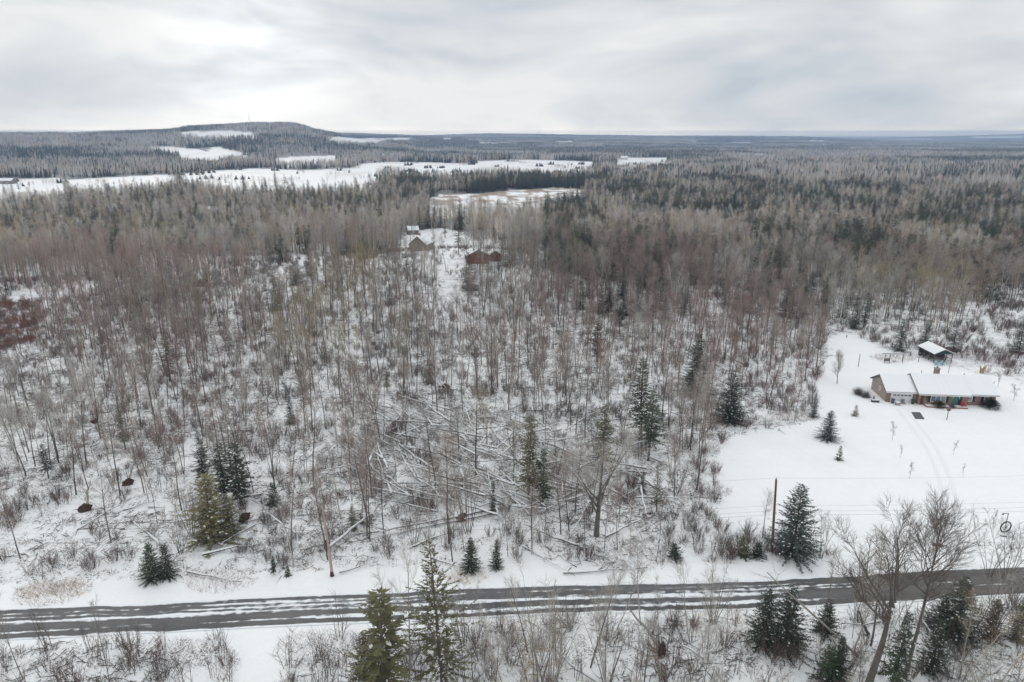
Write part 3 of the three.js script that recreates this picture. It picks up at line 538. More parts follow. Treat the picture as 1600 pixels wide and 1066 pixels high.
// [photo x, foot y, top y, shape, variant, width factor, colour, label]
const CONIFERS = [
  [693, 1085, 838, 'ragged', 0, 0.95, 'olive', 'tall tufted olive spruce standing in front of the road at mid picture'],
  [602, 1128, 925, 'thin', 1, 1.6, 'olive', 'broad olive conifer at the bottom edge, beside the tall tufted spruce'],
  [572, 1105, 985, 'ragged', 1, 1.3, 'brown', 'low loose brownish conifer on the outer side of the broad olive conifer'],
  [238, 905, 846, 'full', 1, 1.15, 'green', 'bushy dark green spruce on the road bank, left of its dark twin'],
  [262, 902, 850, 'full', 2, 1.1, 'dark', 'bushy dark spruce touching its twin on the bank over the road'],
  [332, 842, 738, 'bushy', 0, 1.25, 'tan', 'wide yellow olive conifer in the woods left of the fallen trunk tangle'],
  [362, 838, 770, 'bushy', 1, 0.85, 'olive', 'smaller dull conifer tucked behind the wide yellow olive conifer'],
  [318, 752, 690, 'thin', 0, 1.7, 'dark', 'dark ragged spire, leftmost of the trio behind the wide yellow olive conifer'],
  [352, 782, 692, 'thin', 1, 1.6, 'dark', 'dark ragged spire, middle of the trio behind the wide yellow olive conifer'],
  [377, 790, 690, 'thin', 2, 1.7, 'dark', 'dark ragged spire, rightmost of the trio behind the wide yellow olive conifer'],
  [196, 702, 630, 'forest', 0, 1.0, 'olive', 'olive spruce near the uprooted stump on the upper left slope'],
  [76, 748, 692, 'forest', 1, 1.15, 'dark', 'small dark spruce with a bare lower stem near the left edge'],
  [455, 662, 618, 'full', 0, 0.95, 'dark', 'small dark shaggy spruce alone on the snow in the left middle woods'],
  [266, 596, 523, 'thin', 1, 1.6, 'brown', 'dark brown narrow conifer behind a pale birch in the upper left woods'],
  [467, 442, 401, 'full', 2, 1.0, 'dark', 'dark cone shaped spruce on the snowy opening left of the knoll houses'],
  [323, 456, 416, 'forest', 0, 1.4, 'dark', 'dark spruce at the far end of the snowy opening, taller of two'],
  [339, 452, 420, 'forest', 1, 1.3, 'dark', 'dark spruce at the far end of the snowy opening, shorter of two'],
  [413, 455, 432, 'young', 0, 1.0, 'dark', 'tiny dark spruce on the snowy opening left of the knoll houses'],
  [508, 572, 532, 'forest', 2, 1.3, 'dark', 'small leaning dark conifer above the open snow left of center'],
  [605, 612, 572, 'forest', 0, 1.2, 'olive', 'small dull conifer among trunks left of the tepee of broken stems'],
  [672, 598, 560, 'bushy', 0, 1.0, 'brown', 'brownish conifer leaning over the brown root plate at mid picture'],
  [552, 828, 786, 'bushy', 1, 0.7, 'olive', 'short olive conifer behind the snow covered bent trunk'],
  [428, 790, 752, 'young', 1, 1.0, 'dark', 'small thin dark spruce above the dark brush pile'],
  [736, 892, 840, 'full', 1, 1.1, 'dark', 'dense dark spruce on the road bank behind the tall tufted spruce'],
  [776, 888, 843, 'full', 0, 0.9, 'dark', 'slim dark spruce on the road bank, beside the dense dark spruce'],
  [450, 900, 884, 'young', 0, 1.2, 'green', 'knee high green spruce on the road bank below the dark brush pile'],
  [428, 898, 868, 'thin', 2, 1.3, 'dark', 'thin see-through dark spruce on the road bank'],
  [770, 802, 752, 'bushy', 0, 0.6, 'dark', 'dark tufted pine on a bare stem at the end of the long fallen trunk'],
  [826, 782, 646, 'forest', 0, 1.0, 'olive', 'tall narrow olive spruce at the right end of the fallen trunk tangle'],
  [848, 790, 700, 'thin', 1, 1.3, 'green', 'shorter narrow green spruce leaning on the tall narrow olive spruce'],
  [940, 745, 626, 'forest', 1, 1.0, 'olive', 'tall mossy olive column of a conifer behind the branching grey tree'],
  [1000, 692, 556, 'forest', 0, 1.2, 'dark', 'tall green spruce with stepped branches between the tangle and the yard'],
  [1013, 720, 608, 'forest', 2, 1.2, 'green', 'dull brown green spruce right in front of the tall stepped spruce'],
  [1026, 800, 722, 'ragged', 1, 0.8, 'olive', 'messy drooping dark conifer above the stump at the edge of the woods'],
  [1003, 770, 735, 'bushy', 1, 0.8, 'brown', 'low brown green conifer among logs below the tall stepped spruce'],
  [933, 566, 497, 'thin', 2, 1.7, 'brown', 'dark brown narrow spire in the woods under the big dark grove'],
  [968, 522, 468, 'forest', 1, 1.2, 'green', 'green spruce rising from grey twigs above the dark brown spire'],
  [1085, 615, 518, 'full', 0, 1.1, 'dark', 'large green spruce with wide lower branches left of the dense dark spruce by the yard'],
  [1140, 658, 582, 'full', 0, 1.4, 'dark', 'dense dark green spruce at the corner of the snowy yard'],
  [1054, 872, 848, 'young', 0, 1.7, 'dark', 'squat dark spruce on the road bank below the woods corner'],
  [1161, 868, 836, 'young', 1, 1.4, 'olive', 'olive bushy spruce on the road bank, second from the utility pole'],
  [1183, 870, 846, 'young', 0, 1.6, 'dark', 'low dark spruce on the road bank, next to the utility pole'],
  [1238, 866, 756, 'full', 2, 1.25, 'blue', 'big snow dusted spruce beside the utility pole'],
  [1292, 686, 641, 'full', 1, 1.4, 'blue', 'blue green spruce on the lawn, the largest in front of the house'],
  [1271, 652, 613, 'full', 0, 0.8, 'blue', 'blue green spruce at the lawn edge behind the largest lawn spruce'],
  [1336, 650, 632, 'young', 1, 1.0, 'tan', 'small yellowish conifer on the lawn near the garage'],
  [1311, 719, 697, 'young', 0, 1.0, 'green', 'small green spruce alone on the lower lawn'],
  [1405, 548, 497, 'full', 0, 1.0, 'dark', 'dark spruce behind the swing set'],
  [1444, 545, 500, 'full', 2, 1.05, 'dark', 'dark spruce behind the open garden shelter'],
  [1489, 548, 500, 'full', 1, 1.0, 'dark', 'dark spruce to the right of the garden shelter'],
  [1592, 552, 500, 'full', 2, 1.1, 'dark', 'dark spruce at the right edge behind the house'],
  [1175, 452, 400, 'full', 0, 1.3, 'dark', 'large dark spruce in the grove behind the woods, left of a pair'],
  [1196, 450, 404, 'full', 1, 1.3, 'dark', 'large dark spruce in the grove behind the woods, right of a pair'],
  [1218, 452, 424, 'full', 2, 1.0, 'dark', 'shorter dark spruce close to the large grove pair'],
  [1190, 1006, 918, 'full', 1, 1.1, 'dark', 'thick dark spruce south of the road near the long leaning trunk'],
  [1226, 1012, 914, 'full', 2, 1.15, 'dark', 'thick dark spruce south of the road, middle of the clump'],
  [1288, 990, 935, 'full', 0, 1.3, 'dark', 'lower dark spruce at the right end of the clump south of the road'],
  [1290, 1066, 1006, 'young', 0, 1.2, 'green', 'young green spruce at the bottom edge by the leaning trunk'],
  [1392, 1080, 952, 'forest', 0, 1.0, 'green', 'tall dark green spruce behind the split trunk of the spreading bare tree'],
  [1455, 1050, 968, 'full', 0, 1.0, 'dark', 'dark spruce in the brush right of the spreading bare tree'],
  [1494, 1000, 903, 'full', 1, 1.25, 'dark', 'pointed dark spruce standing against the road edge on the right'],
  [1468, 985, 930, 'full', 2, 1.4, 'dark', 'low dark spruce touching the pointed dark spruce'],
  [1545, 1000, 935, 'bushy', 0, 1.0, 'brown', 'brown green conifer behind the leaning birches'],
  [1588, 1000, 940, 'bushy', 1, 1.0, 'olive', 'olive conifer at the right edge behind the leaning birches'],
];
for (const [px, py, top, shape, k, wf, tone, label] of CONIFERS) {
  const v = SPRUCE[shape][k % SPRUCE[shape].length], p = at(px, py), h = tallFor(p, top), s = h / v.h;
  const k2 = Math.hypot(p.x, p.z), ux = -p.x / k2, uz = -p.z / k2;    // no bare tree grows into it or right before it
  woods.bare = woods.bare.filter((e) => { const dx = e.x - p.x, dz = e.z - p.z, f = dx * ux + dz * uz, w = Math.abs(dx * uz - dz * ux); return !(f > -1.8 && f < 11 && w < 1.4 + 0.1 * h); });
  placeTree('spruce_tree', v, p, hash(px, py) * 6.28, s * wf, s, TM.spruce, NM[tone], label, 'tree', null, (hash(px, 3) - 0.5) * 0.06, (hash(px, 4) - 0.5) * 0.06).add(snowOn(v));
}

// ------------------------------------------------------------------ other woods trees: the largest ones singly, the rest as masses
const ZONES = [
  [(x, y) => y > 975 && x < 360, 'in the lower left roadside brush'],
  [(x, y) => y > 960 && x < 800, 'around the tall tufted spruce'],
  [(x, y) => y > 945 && x < 1120, 'between tufted spruce and long leaning trunk'],
  [(x, y) => y > 930, 'in the lower right corner thicket'],
  [(x, y) => y > 790 && x < 420, 'on the bank above the road at left'],
  [(x, y) => y > 790 && x < 800, 'between the road and the trunk tangle'],
  [(x, y) => y > 790 && x < 1060, 'between the road and the branching tree'],
  [(x, y) => y > 790, 'in the hedge between road and yard'],
  [(x, y) => y > 640 && x < 300, 'above the uprooted stumps at left'],
  [(x, y) => y > 640 && x < 545, 'around the wide yellow olive conifer'],
  [(x, y) => y > 640 && x < 880, 'among the fallen trunk tangle'],
  [(x, y) => y > 640 && x < 1110, 'between the trunk tangle and the yard'],
  [(x, y) => y > 500 && x > 1110, 'in the brushy edge along the yard'],
  [(x, y) => y > 480 && x < 400, 'in the upper woods on the left'],
  [(x, y) => y > 480 && x < 800, 'in the woods below the knoll houses'],
  [(x, y) => y > 480, 'in the woods right of the knoll'],
  [(x, y) => y > 400 && x < 600, 'beyond the snowy opening at the left'],
  [(x, y) => y > 400 && x < 900, 'around the knoll houses'],
  [(x, y) => y > 400 && x < 1050, 'between the knoll and the dark grove pair'],
  [(x, y) => y > 440 && x < 1290, 'below the dark grove pair'],
  [(x, y) => y > 440, 'just behind the garden shelter'],
  [(x, y) => y > 400 && x < 1290, 'level with the dark grove pair'],
  [(x, y) => y > 400, 'in the woods well beyond the shelter'],
  [(x, y) => x < 620, 'in the far woods on the left'],
  [(x, y) => x < 950, 'in the far woods near the sandy bank'],
  [(x, y) => y > 365 && x < 1250, 'in far woods above the grove pair'],
  [(x, y) => y > 365, 'in far woods above the shelter'],
  [(x, y) => x < 1250, 'in the farthest woods right of center'],
  [() => true, 'in the farthest woods at far right'],
];
const zoneOf = (x, y) => ZONES.find((z) => z[0](x, y))[1];
const LABELS = new Map();                                             // look-alikes within one place are told apart, if few, by their order from the left
function unite(t, px) { const l = t.userData.label; if (!LABELS.has(l)) LABELS.set(l, []); LABELS.get(l).push([px, t]); }
const NTH = ['', 'second', 'third', 'fourth', 'fifth', 'sixth'];
function tellApart() { for (const [l, list] of LABELS) { const n = list.length; if (n === 1) delete list[0][1].userData.group; if (n < 2 || n > 6) continue; list.sort((a, b) => a[0] - b[0]).forEach(([, t], i) => { t.userData.label = l + (i === 0 ? ', leftmost' : i === n - 1 ? ', rightmost' : `, ${NTH[i]} from left`); }); } }
const inFrame = (e) => e.px > -60 && e.px < 1660 && e.py < 1150;
const SIZE = (e) => (e.sc < 0.8 ? 'short' : e.sc > 1.02 ? 'tall' : 'medium');
function clearOf(e, list, d) { return !list.some(([x, z]) => (x - e.x) ** 2 + (z - e.z) ** 2 < d * d); }
const LOOK = { maple: 'bare tree', pole: 'slim bare tree', forked: 'forked bare tree', birch: 'white barked tree', clump: 'many stemmed tree', snag: 'dead snag' };
const TRUNKOF = (e) => (e.kind === 'birch' ? TM.birch : e.kind === 'snag' ? TM.pale : hash(e.x * 10, e.z * 10) < 0.5 ? TM.grey : TM.dark);
{
  const vis = woods.bare.filter(inFrame).sort((a, b) => a.r - b.r), rest = woods.bare.filter((e) => !inFrame(e)), R = rng(61), list = [];
  vis.forEach((e, i) => {
    const y = heightAt(e.x, e.z);
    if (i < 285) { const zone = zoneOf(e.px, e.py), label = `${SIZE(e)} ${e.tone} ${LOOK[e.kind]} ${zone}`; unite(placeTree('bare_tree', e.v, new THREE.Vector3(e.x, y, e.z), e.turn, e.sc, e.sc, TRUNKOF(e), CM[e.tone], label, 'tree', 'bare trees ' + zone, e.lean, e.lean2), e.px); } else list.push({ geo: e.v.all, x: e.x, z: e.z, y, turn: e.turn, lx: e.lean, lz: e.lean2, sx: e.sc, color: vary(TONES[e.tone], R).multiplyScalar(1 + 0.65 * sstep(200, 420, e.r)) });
  });
  for (const e of rest) list.push({ geo: e.v.all, x: e.x, z: e.z, y: heightAt(e.x, e.z), turn: e.turn, lx: e.lean, lz: e.lean2, sx: e.sc, color: vary(TONES[e.tone], R) });
  stuff('bare_woodland', 'grey and brown bare trees filling the woods behind the nearest ones', 'woods', list, tinted);
  const sv = woods.spruce.filter(inFrame).sort((a, b) => b.sc / b.r - a.sc / a.r), sr = woods.spruce.filter((e) => !inFrame(e)), conifers = [];
  const TN = { dark: 'dark', green: 'green', olive: 'olive', brown: 'brownish' };
  sv.forEach((e, i) => {
    const y = heightAt(e.x, e.z);
    if (i < 230) { const zone = zoneOf(e.px, e.py); unite(placeTree('spruce_tree', e.v, new THREE.Vector3(e.x, y, e.z), e.turn, e.sc, e.sc, TM.spruce, NM[e.tone], `${SIZE(e)} ${TN[e.tone]} woodland spruce ${zone}`, 'tree', 'woodland spruces ' + zone), e.px); } else conifers.push({ geo: e.v.all, x: e.x, z: e.z, y, turn: e.turn, sx: e.sc, color: vary(GREENS[e.tone], R) });
  });
  for (const e of sr) conifers.push({ geo: e.v.all, x: e.x, z: e.z, y: heightAt(e.x, e.z), turn: e.turn, sx: e.sc, color: vary(GREENS[e.tone], R) });
  stuff('conifer_woodland', 'dark conifers scattered through the far woods beyond the single ones', 'woods', conifers, tintedLeaf);
}
// shrubs
const SM = Object.fromEntries(Object.entries(SHRUBC).map(([k, c]) => [k, std(c, 0.95)]));
{
  const R = rng(62), low = [], CN = { wine: 'reddish', umber: 'brown', ash: 'grey', rust: 'rust red' };
  const sh = woods.shrub.filter(inFrame).sort((a, b) => b.sc / b.r - a.sc / a.r), st = woods.stalk.filter(inFrame).sort((a, b) => b.sc / b.r - a.sc / a.r);
  sh.forEach((e, i) => { if (i < 240) { const zone = zoneOf(e.px, e.py); unite(placeTree('shrub', SHRUB[Math.floor(e.k * 39) % 4], new THREE.Vector3(e.x, heightAt(e.x, e.z), e.z), e.turn, e.sc, e.sc, null, SM[e.tone], `${e.sc > 0.95 ? 'large' : e.sc > 0.78 ? 'medium' : 'small'} bare ${CN[e.tone]} shrub ${zone}`, 'shrub', 'shrubs ' + zone), e.px); } else low.push([e, SHRUB[Math.floor(e.k * 39) % 4].all]); });
  st.forEach((e, i) => { if (i < 160) { const zone = zoneOf(e.px, e.py); unite(placeTree('sapling_clump', STALK[Math.floor(e.k * 39) % 3], new THREE.Vector3(e.x, heightAt(e.x, e.z), e.z), e.turn, e.sc, e.sc, null, SM[e.tone], `${e.sc > 0.95 ? 'tall' : e.sc > 0.78 ? 'medium' : 'short'} ${CN[e.tone]} sapling clump ${zone}`, 'sapling', 'sapling clumps ' + zone), e.px); } else low.push([e, STALK[Math.floor(e.k * 39) % 3].all]); });
  for (const e of [...woods.shrub, ...woods.stalk]) if (!inFrame(e)) low.push([e, SHRUB[1].all]);
  for (const e of woods.under) low.push([e, BRUSH[Math.floor(e.k * 39) % 3].all]);
  stuff('undergrowth', 'low twiggy brush poking through the snow all over the woods', 'brush', low.map(([e, geo]) => ({ geo, x: e.x, z: e.z, y: heightAt(e.x, e.z), turn: e.turn, sx: e.sc, color: vary(SHRUBC[e.tone], R) })), tinted);
}
// sticks and dead stems lying on the floor of the woods
{
  const R = rng(63), piles = [0, 1, 2, 3].map((k) => { const g = new GB(), Q = rng(640 + k); for (let i = 0; i < 9; i++) { const a = Q() * 6.28, L = 0.5 + 1.7 * Q(), x = (Q() - 0.5) * 2.4, z = (Q() - 0.5) * 2.4; g.spike([x, 0.03 + 0.15 * Q(), z], [x + Math.cos(a) * L, 0.05 + 0.4 * Q(), z + Math.sin(a) * L], 0.03 + 0.03 * Q()); } return g.build(true); }), list = [];
  scatter(36, 300, 1.6, 14, (x, z, r, q, Rr) => { const g = ground(x, z); if (g.kind !== 'woods') return; const n = fbm(x / 10 + 4, z / 10 + 2, 3); if (q > 0.08 + 0.6 * sstep(0.44, 0.6, n) * (inside(TANGLE, g.px, g.py) ? 0.9 : 1)) return; const c = Rr(); list.push({ geo: pick(piles, Rr()), x, z, y: heightAt(x, z), turn: Rr() * 6.28, sx: 0.5 + 0.8 * Rr(), color: vary(c < 0.7 ? [0.095, 0.08, 0.068] : [0.2, 0.18, 0.16], R) }); });
  stuff('forest_litter', 'dead sticks and twigs lying in the snow on the floor of the woods', 'litter', list, tinted);
}

// ------------------------------------------------------------------ fallen trunks
const snowMat = std([0.86, 0.87, 0.875], 0.75, { bumpMap: tex(128, 128, (u, v) => { const n = wrapN(u, v, 5, 4); return [n, n, n]; }, false), bumpScale: 0.06 }), earthMat = std([0.075, 0.043, 0.03], 1, { bumpMap: tex(64, 64, (u, v) => { const n = wrapN(u, v, 8); return [n, n, n]; }, false), bumpScale: 0.2 });
function logShape(seed, len, r, branches) {
  const R = rng(seed), T = new GB(), S = new GB(), n = 7, pts = [], rad = [], sp = [], sr = [];
  let y = r * 0.7, z = 0;
  for (let k = 0; k <= n; k++) { pts.push([len * k / n, y, z]); rad.push(r * (1 - 0.75 * k / n)); sp.push([len * k / n, y + rad[k] * 0.5, z]); sr.push(rad[k] * 0.86 + 0.02); y += (R() - 0.45) * 0.16; y = Math.max(r * 0.5, y); z += (R() - 0.5) * 0.35; }
  T.tube(pts, rad, 6); S.tube(sp.slice(0, -1), sr.slice(0, -1), 5);
  for (let k = 0; k < branches; k++) { const t = 0.35 + 0.63 * R(), i = Math.min(n - 1, Math.floor(t * n)), b = pts[i].map((v, q) => lerp(v, pts[i + 1][q], t * n - i)), a = (R() - 0.5) * 2.2, L = len * 0.16 * (0.4 + R()), up = R() * 0.8; const st = stick(T, b, nrm([0.8, up, Math.sin(a) * 1.1]), L, rad[i] * 0.35, 3, 3, R, 0.3, -0.02); for (let j = 0; j < 5; j++) { const q = st.at(0.3 + 0.7 * R()), d = offAxis(q.d, 0.7, R), l = 0.6 * (0.5 + R()); T.spike(q.p, [q.p[0] + d[0] * l, q.p[1] + d[1] * l, q.p[2] + d[2] * l], 0.009); } }
  return { trunk: T.build(), snow: S.build(), len };
}
const LOGS = [0, 1, 2, 3, 4].map((k) => logShape(801 + k, 10, 0.13 + 0.015 * (k % 3), 6 + 2 * k));
function rootPlate(seed, rad) {                                      // torn-up roots and soil, a rough upright disc
  const g = new THREE.SphereGeometry(1, 18, 14), R = rng(seed), p = g.attributes.position;
  for (let i = 0; i < p.count; i++) { const v = new THREE.Vector3().fromBufferAttribute(p, i), n = 0.45 + 1.1 * fbm(v.x * 2.2 + seed, v.y * 2.2 + v.z * 1.7 + 9, 3); p.setXYZ(i, v.x * 0.5 * n * rad, v.y * 0.85 * n * rad, v.z * 1.15 * n * rad); }
  g.computeVertexNormals(); const b = new GB();
  for (let k = 0; k < 34; k++) { const a = R() * 6.28, L = rad * (0.9 + 0.9 * R()); b.spike([0, 0, 0], [-0.5 * rad * R(), Math.sin(a) * L * 0.85, Math.cos(a) * L * 1.2], 0.06); }
  const roots = b.build(); return mergeGeometries([g, roots]);
}
const PLATES = [0, 1, 2].map((k) => rootPlate(830 + k, 1));
function fallen(label, group, a, b, r, plate, dark, v = LOGS[Math.floor(hash(a.x * 7, b.z * 5) * 5)], lift = 0) {   // from butt a to tip b
  const len = a.distanceTo(b), d = b.clone().sub(a), t = thing('fallen_tree', label, 'fallen tree', a.clone(), 0, group);
  t.rotation.set(0, Math.atan2(-d.z, d.x), Math.asin(clamp(d.y / len, -1, 1)), 'YZX');
  const s = len / 10, th = r / 0.14; const m = part('trunk', v.trunk, dark === 'pale' ? TM.pale : dark ? TM.dark : TM.grey, t), c = plate ? null : part('snow', v.snow, snowMat, t);
  for (const o of c ? [m, c] : [m]) o.scale.set(s, th, th);
  if (plate) { plate *= 0.5; const pt = Math.asin(clamp(d.y / len, -1, 1)), p = part('root_plate', PLATES[Math.floor(hash(a.x, a.z) * 3)], earthMat, t); p.scale.setScalar(plate); p.rotation.z = -pt; p.position.set(Math.sin(pt) * plate * 0.35, Math.cos(pt) * plate * 0.35, 0);  }
  return t;
}
const P3 = (x, y, up = 0) => at(x, y, up);
for (const [label, x0, y0, u0, x1, y1, u1, r, plate, dark] of [
  ['long fallen trunk with bark showing, ending at the reddish root plate', 775, 797, 0.4, 560, 838, 0.5, 0.24, 0, true],
  ['second long trunk lying alongside the one at the reddish root plate', 770, 803, 0.3, 545, 850, 0.2, 0.17, 0, true],
  ['reddish brown root plate with a pale stem in front of the long fallen trunk', 722, 812, 0.2, 712, 770, 3.2, 0.14, 1.5, 'pale'],
  ['snow covered bent trunk curving up beside the short olive conifer', 515, 856, 0.5, 592, 795, 1.4, 0.22, 0, 'pale'],
  ['snow covered log reaching from the bent trunk down to the dark brush pile', 512, 852, 0.6, 470, 866, 0.2, 0.2, 1.2, 'pale'],
  ['snow covered pole sloping down to the dark brush pile', 462, 835, 0.6, 410, 795, 1.6, 0.16, 0, 'pale'],
  ['snowy trunk with a dark overturned root plate near the yellow olive conifer', 382, 812, 0.5, 352, 782, 2.2, 0.26, 1.6, 'pale'],
  ['white topped log lying below the yellow olive conifer', 316, 868, 0.2, 408, 853, 0.3, 0.2, 0, true],
  ['pale stripped log pointing at the twin dark spruces', 250, 852, 0.5, 196, 814, 0.4, 0.17, 0, 'pale'],
  ['reddish thin log on the bank at the edge of the snowy verge', 292, 894, 0.3, 378, 912, 0.1, 0.14, 0, true],
  ['brown uprooted stump with a snowy stem, upper of two on the left slope', 200, 757, 0.1, 212, 704, 2.5, 0.2, 1.5, 'pale'],
  ['brown uprooted stump with a snowy stem, lower of two on the left slope', 133, 798, 0.1, 134, 755, 2.4, 0.2, 1.7, 'pale'],
  ['uprooted stump with a leaning pale stem high on the left slope', 147, 660, 0.2, 168, 616, 4.5, 0.16, 1.3, 'pale'],
  ['small uprooted stump with an upright pale stem high on the left slope', 112, 662, 0.1, 108, 610, 3.5, 0.15, 0.8, 'pale'],
  ['short fallen log on open snow below the high uprooted stump', 146, 697, 0.2, 166, 682, 0.5, 0.13, 0, 'pale'],
  ['snowy leaning stem in the upper left woods beside dark sticks', 232, 644, 0.2, 262, 614, 2.0, 0.15, 0, 'pale'],
  ['brown log sloping across open snow at the corner of the woods', 946, 840, 0.3, 1008, 810, 0.6, 0.2, 0, true],
  ['pale snow topped log lying between the woods and the road bank', 905, 854, 0.3, 818, 824, 0.4, 0.18, 0, true],
  ['thin dark log lying along the top of the road bank', 880, 896, 0.2, 1010, 886, 0.2, 0.13, 0, true],
  ['thin dark log with side branches near the red footed snag', 530, 895, 0.2, 590, 876, 0.3, 0.12, 0, true],
  ['dark log lying uphill behind the tufted spruce', 645, 855, 0.2, 720, 828, 0.3, 0.14, 0, true],
  ['snow topped root ball with a broken trunk leaning over it south of the road', 1034, 1018, 0.2, 978, 950, 3.4, 0.26, 1.5, 'pale'],
  ['snowy pole lying beside the root ball south of the road', 1100, 1030, 0.2, 1030, 985, 0.6, 0.14, 0, 'pale'],
  ['pale trunk lying near the bottom edge south of the road', 935, 1068, 0.2, 860, 1010, 0.9, 0.15, 0, 'pale'],
  ['thick broken log leaning by the leaning trunk at the lower right', 1356, 992, 0.2, 1335, 956, 2.4, 0.2, 0.5, true],
  ['dark log lying flat behind the broken log at the lower right', 1375, 972, 0.2, 1310, 976, 0.2, 0.14, 0, true],
  ['pale log lying under the spreading bare tree', 1465, 1003, 0.3, 1432, 955, 1.5, 0.16, 0, 'pale'],
  ['brown root plate and log at the yard edge of the upper woods', 1166, 572, 0.2, 1132, 556, 0.4, 0.18, 1.5, true],
  ['short pile of brown roots where the trunk lies at mid picture', 697, 606, 0.1, 660, 650, 0.4, 0.16, 1.5, 'pale'],
  ['leaning broken stem, one side of the tepee of broken stems', 690, 605, 0.2, 712, 570, 3.2, 0.15, 0, 'pale'],
  ['leaning broken stem, other side of the tepee of broken stems', 698, 610, 0.2, 672, 575, 3.0, 0.13, 0, 'pale'],
  ['dark uprooted clod on snow high in the middle woods, nearer of two', 583, 539, 0.1, 575, 531, 0.3, 0.12, 1.2, true],
  ['dark uprooted clod on snow high in the middle woods, farther of two', 590, 521, 0.1, 600, 515, 0.3, 0.12, 1.2, true],
]) fallen(label, null, P3(x0, y0, u0), P3(x1, y1, u1), r, plate, dark);
{
  const R = rng(64); let n = 0;
  const where = (x, y) => (y < 685 ? (x < 690 ? 'upper left of' : x < 880 ? 'upper right of' : 'far upper right of') : y < 740 ? (x < 690 ? 'left side of' : x < 880 ? 'right side of' : 'far right end of') : x < 690 ? 'lower left of' : x < 880 ? 'lower right of' : 'far lower right of');
  while (n < 200) {
    const px = R() < 0.7 ? lerp(540, 880, R()) : lerp(860, 1045, R()), py = lerp(622, 818, R()); if (!inside(TANGLE, px, py)) continue;
    const a = at(px, py), f = R() < 0.75 ? (R() < 0.5 ? 2.15 : 2.6) + (R() - 0.5) * 0.6 : R() * 6.28, L = 6 + 9 * R(), b = a.clone(); b.x += Math.cos(f) * L; b.z += -Math.abs(Math.sin(f)) * L * (R() < 0.8 ? 1 : -1);
    a.y = heightAt(a.x, a.z) + 0.3 + 0.9 * R(); b.y = heightAt(b.x, b.z) + 0.5 + 2.6 * R() * R();
    const q = R(), pale = q < 0.6; fallen(`${pale ? 'pale' : q < 0.8 ? 'grey' : 'dark'} snow lined trunk at the ${where(px, py)} the fallen trunk tangle`, 'fallen trunks at the ' + where(px, py) + ' the tangle', a, b, 0.11 + 0.1 * R(), 0, pale ? 'pale' : q >= 0.8); n++;
  }
  for (let k = 0; k < 60; k++) {
    const px = lerp(60, 1050, R()), py = lerp(500, 890, R()); const a = at(px, py); if (ground(a.x, a.z).kind !== 'woods' || inside(TANGLE, px, py)) { continue; }
    const f = R() * 6.28, L = 4 + 6 * R(), b = a.clone(); b.x += Math.cos(f) * L; b.z += Math.sin(f) * L; a.y += 0.1; b.y = heightAt(b.x, b.z) + 0.2 + 1.2 * R() * R();
    const zone = zoneOf(px, py); unite(fallen(`${k % 2 ? 'grey' : 'dark'} snow lined log lying ${zone}`, 'logs lying ' + zone, a, b, 0.08 + 0.06 * R(), 0, k % 2 === 0), px);
  }
}
tellApart();

// ------------------------------------------------------------------ single bare trees that stand out
function soloTree(name, v, px, py, top, wf, tm, cm, label, lx = 0, lz = 0, turn = 1) { const p = at(px, py), s = tallFor(p, top) / v.h; return placeTree(name, v, p, turn, s * wf, s, tm, cm, label, 'tree', null, lx, lz); }
SM.twig = std([0.135, 0.112, 0.095], 0.95);
const spread = growBare(901, { stems: [{ p: [0, -0.3, 0], d: [0.03, 1, 0], len: 16, r: 0.2, share: 1 }], limbs: 28, base: 0.5, spread: 3.8, n2: 14, n3: 12, ang: 0.95, limbUp: 0.17, wob: 0.07, profile: (h) => 0.35 + 0.85 * Math.sin(Math.PI * (0.18 + 0.72 * (1 - h))) });
const sweep = growBare(902, { stems: [{ p: [0, -0.3, 0], d: [0.12, 1, 0], len: 12, r: 0.34, share: 0.3 }, ...[0, 1, 2, 3, 4, 5, 6].map((k) => ({ p: [0.1 + 0.115 * (7 + 0.5 * k), 7 + 0.5 * k, 0], d: [-1.25 + 0.27 * k, 1, 0.5 * Math.sin(k * 2.3)], len: 6.6 - 0.2 * k, r: 0.115, share: 0.3 }))], limbs: 24, base: 0.25, spread: 2.3, n2: 8, n3: 9, ang: 0.5, limbUp: 0.06, wob: 0.14, trop: 0.03 });
const yardTree = growBare(903, { stems: [{ len: 9, r: 0.13 }], limbs: 26, base: 0.24, spread: 2.1, n2: 9, n3: 7, ang: 0.75, limbUp: 0.2, profile: (h) => 0.35 + 1.0 * Math.sin(Math.PI * (0.15 + 0.6 * (1 - h))) });
const branchy = growBare(904, { stems: [{ len: 9, r: 0.26, share: 0.5 }, ...[0, 1, 2, 3, 4, 5].map((k) => ({ p: [0, 2.2 + 0.4 * k, 0], d: [(k % 2 ? 1 : -1) * (0.5 + 0.1 * k), 1, 0.25 * Math.sin(k * 3)], len: 6.2, r: 0.085, share: 0.3 }))], limbs: 16, base: 0.3, spread: 2.0, n2: 7, n3: 7, ang: 0.6, limbUp: 0.05, wob: 0.12 });
const sapling = growBare(905, { stems: [{ len: 3.6, r: 0.035 }], limbs: 11, base: 0.3, spread: 0.7, n2: 5, n3: 4, twig: 0.3, ang: 0.6 });
soloTree('bare_tree', spread, 1414, 1060, 768, 1.0, TM.grey, SM.twig, 'large spreading bare tree south of the road, tallest crown at the lower right', 0, -0.03, 0.4);
soloTree('bare_tree', sweep, 1352, 1085, 775, 1.0, TM.grey, SM.twig, 'thick pale trunk with a limb sweeping left, beside the spreading bare tree', 0, 0.0, 0.1);
soloTree('bare_tree', branchy, 932, 838, 660, 1.05, TM.grey, CM.pale, 'branching grey tree with arching limbs in front of the mossy olive column');
